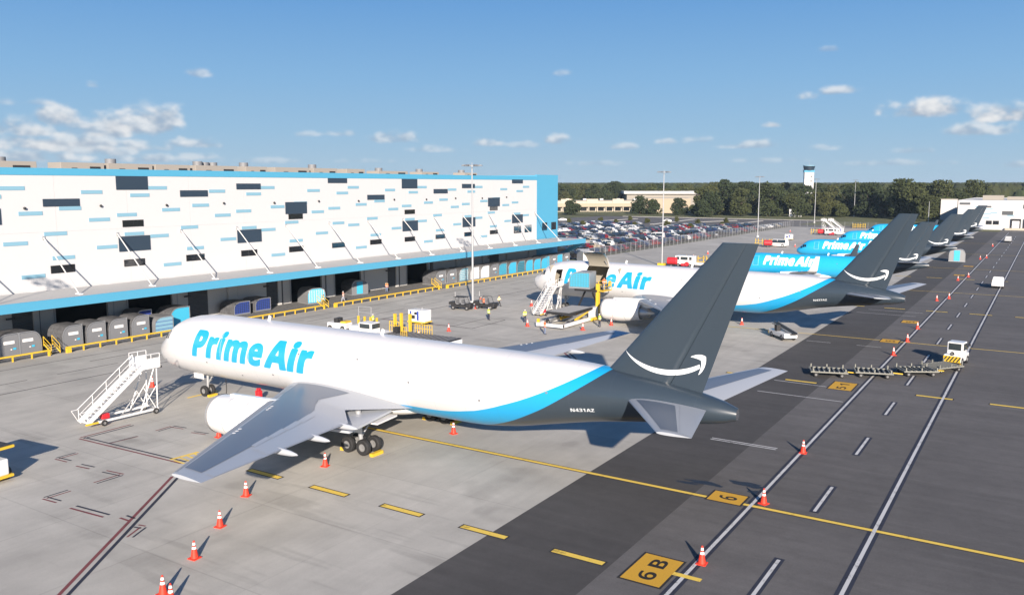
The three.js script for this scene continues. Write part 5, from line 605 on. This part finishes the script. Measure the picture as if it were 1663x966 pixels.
// ------------------------------------------------------------------ car park
{
  const kinds = ['sedan', 'suv', 'hatch', 'sedan', 'suv', 'pickup'], cols = ['white', 'black', 'silver', 'grey', 'grey', 'black', 'black', 'black', 'white', 'dark blue', 'dark blue', 'dark blue', 'grey', 'red', 'red', 'beige', 'black', 'black'], r = mulberry(77);
  const rows = [[-33.5 - 3.2, -141, -345, .75, 'along the fence'], [-47, -160, -335, .96, 'in the second row behind the fence'], [-52.2, -168, -335, .96, 'in the third row behind the fence'], [-64, -188, -318, .96, 'in the fourth row behind the fence'], [-69.2, -194, -318, .96, 'in the fifth row behind the fence'], [-81, -212, -300, .92, 'in the sixth row behind the fence'], [-136, -300, -345, .3, 'on the far side of the car park']];
  let n = 0; for (const [x, z0, z1, fill, where] of rows) for (let z = z0; z > z1; z -= 2.75) { if (r() > fill) continue; if (n >= 298) break; const k = kinds[Math.floor(r() * 6)], c = cols[Math.floor(r() * cols.length)]; n++; car(k, c, c + ' ' + (k === 'suv' ? 'high-roofed car' : k === 'hatch' ? 'small hatchback' : k) + ' parked ' + where, x + (r() - .5) * .5, z + (r() - .5) * .3, (r() < .5 ? 0 : Math.PI) + (r() - .5) * .06, 'cars in the car park'); }
  { const spots = []; for (const [x, a, b] of [[-86.2, -218, -300], [-98, -240, -330], [-103.2, -246, -330], [-115, -268, -330], [-120.2, -275, -330]]) for (let z = a; z > b; z -= 2.75) if (r() < .85) spots.push([x + (r() - .5) * .5, z, (r() < .5 ? 0 : Math.PI)]);
    const c = CAR.sedan, im = new THREE.InstancedMesh(c.body, paint([1, 1, 1], .3), spots.length), gl = new THREE.InstancedMesh(c.glassGeo, M.cabGlass, spots.length), m = new THREE.Matrix4(), q = new THREE.Color(); im.name = 'far_parked_cars'; im.userData = { kind: 'stuff', label: 'farthest packed rows of cars in the car park', category: 'cars' }; gl.name = 'car_windows'; gl.userData = { kind: 'stuff' };
    spots.forEach(([x, z, ry], i) => { m.makeRotationY(ry).setPosition(x, 0, z); im.setMatrixAt(i, m); gl.setMatrixAt(i, m); q.setRGB(...colours[cols[Math.floor(r() * cols.length)]]); im.setColorAt(i, q); }); im.add(gl); scene.add(im); }
  car('van', 'white', 'white box van standing tallest among the parked cars', -46.5, -226, .1, null, 'service_van'); for (const [x, z, ry] of [[-140, -315, .6], [-150, -345, .8], [-98, -362, .4]]) car('sedan', 'white', 'white car on the open far part of the car park', x, z, ry, 'cars in the far car park');
  const kerb = mat([.5, .48, .44], .9); const isl = (a, b, w, l) => { const s = strip(a, b, w, .12), k = thing('kerb_island', l, 'kerb', 0, 0, 0); const dx = b[0] - a[0], dz = b[1] - a[1], L = Math.hypot(dx, dz); part('kerb', [bx(L, .15, w, (a[0] + b[0]) / 2, .06, (a[1] + b[1]) / 2, -Math.atan2(dz, dx))], kerb, k); };
  isl([-135, -320], [-128, -391], 2.2, 'pale kerb strip at the far left of the car park'); isl([-93, -331], [-98, -400], 2.2, 'pale kerb strip in the middle of the empty car park'); isl([-83, -371], [-73, -396], 2, 'short pale kerb strip behind the fence row'); isl([-150, -420.5], [-34, -420.5], 1.4, 'long pale kerb at the far side of the car park'); isl([-60.2, -345], [-60.2, -400], 1.6, 'pale kerb strip right of the parked rows');
  // chain-link fence
  const f = thing('chain_link_fence', 'grey chain-link fence between the apron and the car park', 'fence', -30.6, 0, 0); const H = 2.6, zs = []; for (let z = -138; z > -345; z -= 3.2) zs.push(z);
  zs.forEach(z => part('post', [bar([0, 0, z], [0, H + .2, z], .04)], M.galv, f)); for (let i = 0; i < zs.length - 1; i++) { const gs = []; for (let k = 0; k < 9; k++) gs.push(bx(.014, H, .03, 0, H / 2 + .05, zs[i] - 3.2 * (k + .5) / 9)); for (let k = 0; k < 8; k++) gs.push(bx(.014, .03, 3.2, 0, .15 + k * H / 7.6, zs[i] - 1.6)); part('mesh_panel', gs, M.aluDark, f); } part('top_rail', [bx(.05, .05, 207, 0, H + .05, -241.5)], M.galv, f);
  const f2 = thing('chain_link_fence', 'far chain-link fence crossing behind the parked stairs', 'fence', 0, 0, -346); for (let x = -30.6; x < 6; x += 3.2) part('post', [bar([x, 0, 0], [x, H, 0], .05)], M.galv, f2); part('mesh_panel', [...range(0, 90, 90).map(k => bx(.03, H, .014, -30.6 + k * .4, H / 2, 0)), ...range(0, 6, 6).map(k => bx(36.6, .03, .014, -12.3, .2 + k * .4, 0))], M.aluDark, f2);
  struct('grass_verge', [sheet(-33.2, -31.2, -345, -138, .006), sheet(-200, 34, -430, -421.3, -.004), sheet(-300, -166, -440, -150, -.004)], grassMat);
}
// ------------------------------------------------------------------ buildings in the distance
function simpleBuilding(label, x, z, ry, w, h, d, m, roofM, o = {}) {
  const t = thing('distant_building', label, 'building', x, 0, z, ry); part('wall', [bx(w, h, d, 0, h / 2, 0)], m, t); part('roof', [bx(w + (o.over || .4), o.rt || .35, d + (o.over || .4), 0, h + (o.rt || .35) / 2 + .01, 0)], roofM, t);
  if (o.bays) for (let k = 0; k < o.bays; k++) { const px = -w / 2 + w * (k + .5) / o.bays; part('shop_window', [bx(w / o.bays * .7, h * .38, .1, px, h * .25, d / 2 + .06)], M.glass, t); if (k % 3 === 1) part('raised_front', [bx(w / o.bays * 1.3, h * .5, .5, px, h * .95, d / 2 + .3)], M.beigeLight, t); part('column', [bx(.6, h * .5, .6, px + w / o.bays / 2, h * .25, d / 2 + 2.2)], m, t); } if (o.bays) part('arcade_roof', [bx(w, h * .32, 2.8, 0, h * .62, d / 2 + 1.4)], M.beige, t); if (o.units) for (let k = 0; k < o.units; k++) part('roof_unit', [bx(2.4, 1.2, 2.4, -w / 2 + w * (k + .5) / o.units, h + 1.0, 0)], M.roofGrey, t); return t;
}
simpleBuilding('long beige shopping strip with arcade behind the car park', -218, -500, .72, 88, 7.5, 22, M.beigeLight, M.tan, { bays: 14, units: 7 });
simpleBuilding('plain beige block behind the parked cars, left of the dark trees', -158, -503, .45, 34, 9.5, 26, M.beige, M.beigeLight, {}); simpleBuilding('wide pale flat-roofed hall rising behind the beige block', -212, -650, .5, 80, 11.5, 60, M.tan, M.roofGrey, { rt: 2.2, over: 5 });
simpleBuilding('low white-roofed building glimpsed in the trees below the tower', -110, -640, .2, 40, 11.5, 30, M.facadeWhite, M.roofGrey, {}); simpleBuilding('small white hut at the edge of the trees', -62, -475, .3, 7, 4, 7, M.facadeWhite, M.facadeWhite, {}); simpleBuilding('white hall with red front on the horizon right of the tower', -120, -1000, .2, 56, 17, 40, M.facadeWhite, M.roofGrey, {}); simpleBuilding('red fronted annex on the horizon right of the tower', -112, -972, .2, 24, 14.5, 8, M.red, M.red, {}); simpleBuilding('long white hangar on the horizon above the far warehouse', 66, -1150, .1, 70, 16, 60, M.facadeWhite, M.roofGrey, {}); simpleBuilding('second pale hangar on the horizon at the right edge', 150, -1200, .1, 60, 13, 60, M.facadeWhite, M.roofGrey, {});
{ const t = thing('control_tower', 'white airport control tower with dark blue cab above the trees', 'tower', -81, 0, -585, .35); part('shaft', [bx(6.4, 28, 6.4, 0, 14, 0)], M.facadeWhite, t); part('band', [bx(7.2, 1.3, 7.2, 0, 28.6, 0)], M.facadeBlue, t); const cab = part('cab', [new THREE.CylinderGeometry(4.1, 3.4, 3.0, 8).translate(0, 30.7, 0)], M.navy, t); part('cab_roof', [new THREE.CylinderGeometry(4.2, 4.2, .5, 8).translate(0, 32.5, 0)], M.stripeBlue, cab); part('catwalk', [new THREE.CylinderGeometry(4.3, 4.3, .25, 8).translate(0, 29.3, 0)], M.navy, t); for (let k = 0; k < 5; k++) part('window', [bx(.9, 1.1, .08, 1.4, 12 + k * 3.2, 3.24)], M.louver, t); part('antenna', [bar([0, 32.5, 0], [0, 36, 0], .06)], M.galv, t); }
{ // far warehouse closing the taxiway
  const b = thing('far_warehouse', 'white striped warehouse at the far end of the taxi lane', 'warehouse', 34.3, 0, -362.5); const L = 120; part('wall', [bx(L, 12.3, .5, L / 2, 6.15, -.25), bx(.5, 12.3, 90, .25, 6.15, -45.6), bx(L, 12.3, .5, L / 2, 6.15, -91)], M.facadeWhite, b); part('roof', [bx(L - 1, .3, 90, L / 2, 12.0, -45.6)], M.roofGrey, b); const r = mulberry(5);
  for (let k = 0; k < 70; k++) part('wall_strip', [bx(2.6, .35, .05, 2 + r() * (L - 5), 4.5 + Math.floor(r() * 14) * .52, .03 + k * .0004)], M.stripeBlue, b); for (const [x, y, w, h] of [[.6, 10.4, 4, .9], [8.5, 9.3, 4, .7], [16.6, 6.3, 4, 1.6], [24, 9, 4.2, 1.6], [40, 6.2, 4, 1.6], [52, 9.5, 4, 1]]) part('dark_panel', [bx(w, h, .12, x + w / 2, y + h / 2, .06)], M.louver, b); for (const x of [12, 14.6]) { const w = part('window', [bx(2.2, 1.6, .1, x, 3, .05)], M.darkMetal, b); part('pane', [bx(.9, 1.4, .04, x - .52, 3, .12), bx(.9, 1.4, .04, x + .52, 3, .12)], M.glass, w); } for (let k = 0; k < 9; k++) { const x = 21.8 + k * 4.6, d = part('dock_shelter', [bx(3.6, 3.8, .5, x, 2.8, .25)], M.rubber, b); part('dock_door', [bx(2.6, 2.9, .06, x, 2.4, .53)], M.label, d); } part('dock_apron', [bx(50, .9, 1.2, 43, .45, .6)], M.beigeLight, b);
  for (const [x, z, w, h] of [[12, -20, 8, 2], [22, -30, 10, 1.4], [33, -15, 4, 2.6], [50, -22, 12, 2.2]]) part('roof_unit', [bx(w, h, 5, x, 12.2 + h / 2, z)], M.tan, b); }
{ const g = simpleBuilding('pale silo block beside the trees left of the far warehouse', 21, -470, .1, 8, 11, 8, M.roofGrey, M.tan, {}); }

// ------------------------------------------------------------------ trees
const leafMat = [[.034, .046, .013], [.048, .058, .016], [.025, .038, .012], [.060, .066, .018]].map(c => new THREE.MeshPhysicalMaterial({ color: lin(c), roughness: .95, transmission: 0, side: THREE.DoubleSide })); const bark = mat([.11, .085, .06], .95);
function crownGeo(seed, h, w, n, size) { const r = mulberry(seed), lobes = []; for (let k = 0; k < 19; k++) { const a = r() * 6.28, rr = Math.sqrt(r()) * w * .36, y = h * (.14 + .74 * r()); lobes.push([Math.cos(a) * rr * (1.25 - y / h * .7), y, Math.sin(a) * rr * (1.25 - y / h * .7), w * (.15 + .13 * r())]); } const pos = new Float32Array(n * 9), nor = new Float32Array(n * 9); const v = V(0, 0, 0), u = V(0, 0, 0);
  for (let i = 0; i < n; i++) { const L = lobes[i % 19]; v.set(r() - .5, r() - .5, r() - .5).normalize(); const d = L[3] * Math.cbrt(.25 + .75 * r()), c = [L[0] + v.x * d, L[1] + v.y * d * .8, L[2] + v.z * d]; u.set(r() - .5, r() - .5, r() - .5).normalize(); const a = V(r() - .5, r() - .5, r() - .5).cross(u).normalize(), b = V(0, 0, 0).crossVectors(u, a), s = size * (.6 + .8 * r()); const nn = v.clone().multiplyScalar(.6).add(u).normalize();
    const P = [[-.6, -.5], [.65, -.35], [.05, .75]]; P.forEach((q, k) => { pos.set([c[0] + (a.x * q[0] + b.x * q[1]) * s, c[1] + (a.y * q[0] + b.y * q[1]) * s, c[2] + (a.z * q[0] + b.z * q[1]) * s], i * 9 + k * 3); nor.set([u.x, u.y, u.z], i * 9 + k * 3); }); }
  const g = new THREE.BufferGeometry(); g.setAttribute('position', new THREE.BufferAttribute(pos, 3)); g.setAttribute('normal', new THREE.BufferAttribute(nor, 3)); g.setAttribute('uv', new THREE.BufferAttribute(new Float32Array(n * 6), 2)); return g; }
function trunkGeo(seed, h, w) { const r = mulberry(seed), gs = [bar([0, 0, 0], [.2, h * .5, .1], .38, .24, 8)]; for (let k = 0; k < 6; k++) { const a = k * 1.05 + r(), y = h * (.3 + .2 * r()); gs.push(bar([.1, y, .05], [Math.cos(a) * w * .28, h * (.6 + .2 * r()), Math.sin(a) * w * .28], .17, .06, 6)); } gs.push(bar([.2, h * .5, .1], [.1, h * .88, 0], .24, .05, 6)); return merge(gs); }
const treeKinds = [[17, 17, 3400], [15, 16, 3200], [19, 15, 3400], [12, 14, 2600], [21, 17, 3800]].map(([h, w, n], i) => ({ h, w, crown: crownGeo(100 + i, h, w, n, .85), trunk: trunkGeo(200 + i, h, w) }));
function tree(k, m, s, x, z, label, group) { const T = treeKinds[k], t = thing('tree', label, 'tree', x, 0, z, hash2(x, z) * 6.28, group); t.scale.set(s, s, s); part('trunk', T.trunk, bark, t); part('crown', T.crown, leafMat[m], t); return t; }
{
  const r = mulberry(4242); const Cx = camera.position.x, Cz = camera.position.z; // place by bearing (degrees right of the view axis) and distance
  const place = (deg, d) => { const a = .567 - deg * Math.PI / 180; return [Cx - Math.sin(a) * d, Cz - Math.cos(a) * d]; };
  const ORD = 'first second third fourth fifth sixth seventh eighth ninth tenth eleventh twelfth thirteenth fourteenth fifteenth sixteenth seventeenth eighteenth nineteenth twentieth twenty-first twenty-second twenty-third twenty-fourth'.split(' '); let q = 0; for (let row = 0; row < 6; row++) for (let k = 0; k < 24; k++) { const deg = 12.6 + k * .68 + (r() - .5) * .5 + row * .13, d = 545 + row * 34 + (r() - .5) * 26 - Math.max(0, deg - 21) * 9 + (row ? 0 : (r() < .2 ? 30 : 0)); const [x, z] = place(deg, d); if (x > 16 && z > -480) continue; const kk = Math.floor(r() * 5), s = .62 + .48 * r(); q++;
    tree(kk, Math.floor(r() * 4), s, x, z, row === 0 ? 'tree ' + ORD[Math.min(k, 23)] + ' from the left along the front edge of the wood' : 'broadleaf tree inside the wood behind the apron', row === 0 ? 'front trees of the wood' : 'inner trees of the wood'); }
  for (const [deg, d, k, s, l] of [[14.1, 560, 4, 1.08, 'tall broad tree left of the second floodlight pole'], [15.5, 575, 4, 1.02, 'second tall broad tree left of the second floodlight pole'], [19.0, 590, 2, 1.0, 'rounded tall tree left of the control tower'], [24.6, 560, 4, 1.05, 'tall gnarled tree crossing the farthest floodlight pole'], [11.2, 545, 1, .72, 'dark tree in front of the beige block'], [8.6, 560, 1, .8, 'wide dark tree between the strip and the beige block'], [9.4, 556, 3, .85, 'low dark tree beside the beige block'], [4.1, 545, 3, .82, 'round dark tree in front of the shopping strip'], [12.6, 520, 3, .9, 'dark tree right of the beige block'], [13.3, 535, 0, .85, 'dark tree at the left end of the wood']]) { const [x, z] = place(deg, d); tree(k, 2, s, x, z, l, 'landmark trees'); }
  for (let k = 0; k < 84; k++) { const deg = 2.4 + (k % 42) * .29 + (r() - .5) * .25, d = 740 + r() * 50 + (k > 41 ? 80 : 0), [x, z] = place(deg, d); tree(Math.floor(r() * 5), Math.floor(r() * 4), .82 + .26 * r(), x, z, 'broadleaf tree in the belt behind the beige buildings', 'belt trees behind the shops'); }
  for (let k = 0; k < 16; k++) { const deg = 26.2 + k * .42, d = 760 + r() * 160, [x, z] = place(deg, d); tree(Math.floor(r() * 5), Math.floor(r() * 4), .6 + .2 * r(), x, z, 'small tree behind the far warehouse roof', 'trees behind the far warehouse'); }
  for (let k = 0; k < 14; k++) { const x = -150 + k * 8.6, z = -352 - (k % 3) * 26, t = tree(3, 3, .22, -140 + k * 6.5, -300 - (k % 4) * 22, 'young sapling in a car park island', 'car park saplings'); }
  // the far wood out to the horizon, one mass
  const blob = new THREE.IcosahedronGeometry(1, 2), bp = blob.attributes.position; for (let i = 0; i < bp.count; i++) { const x = bp.getX(i), y = bp.getY(i), z = bp.getZ(i), n = .78 + .5 * fbm(x * 2.3 + 9, y * 2.3 + z * 2.9, 3); bp.setXYZ(i, x * n, y * n, z * n); } blob.computeVertexNormals();
  const N = 15000, im = new THREE.InstancedMesh(blob, leafMat[0], N), m4 = new THREE.Matrix4(), col = new THREE.Color(); im.name = 'far_woodland'; im.userData = { kind: 'stuff', label: 'distant flat woodland reaching the horizon', category: 'woodland' };
  for (let i = 0; i < N; i++) { const deg = -36 + r() * 74, d = 860 + Math.pow(r(), 1.5) * 5200, [x, z] = place(deg, d), s = 5 + 3.5 * r() + d * .0010, hgt = 11 + 6 * r() + d * .0034; m4.makeRotationY(r() * 6.28).setPosition(x, hgt * .4, z).scale(V(s, hgt * .62, s)); im.setMatrixAt(i, m4); { const q = .55 + .6 * r(); col.setRGB(q * (.9 + .3 * r()), q, q * .95); }; im.setColorAt(i, col); } scene.add(im);
}
console.log('done');
renderer.render(scene, camera);
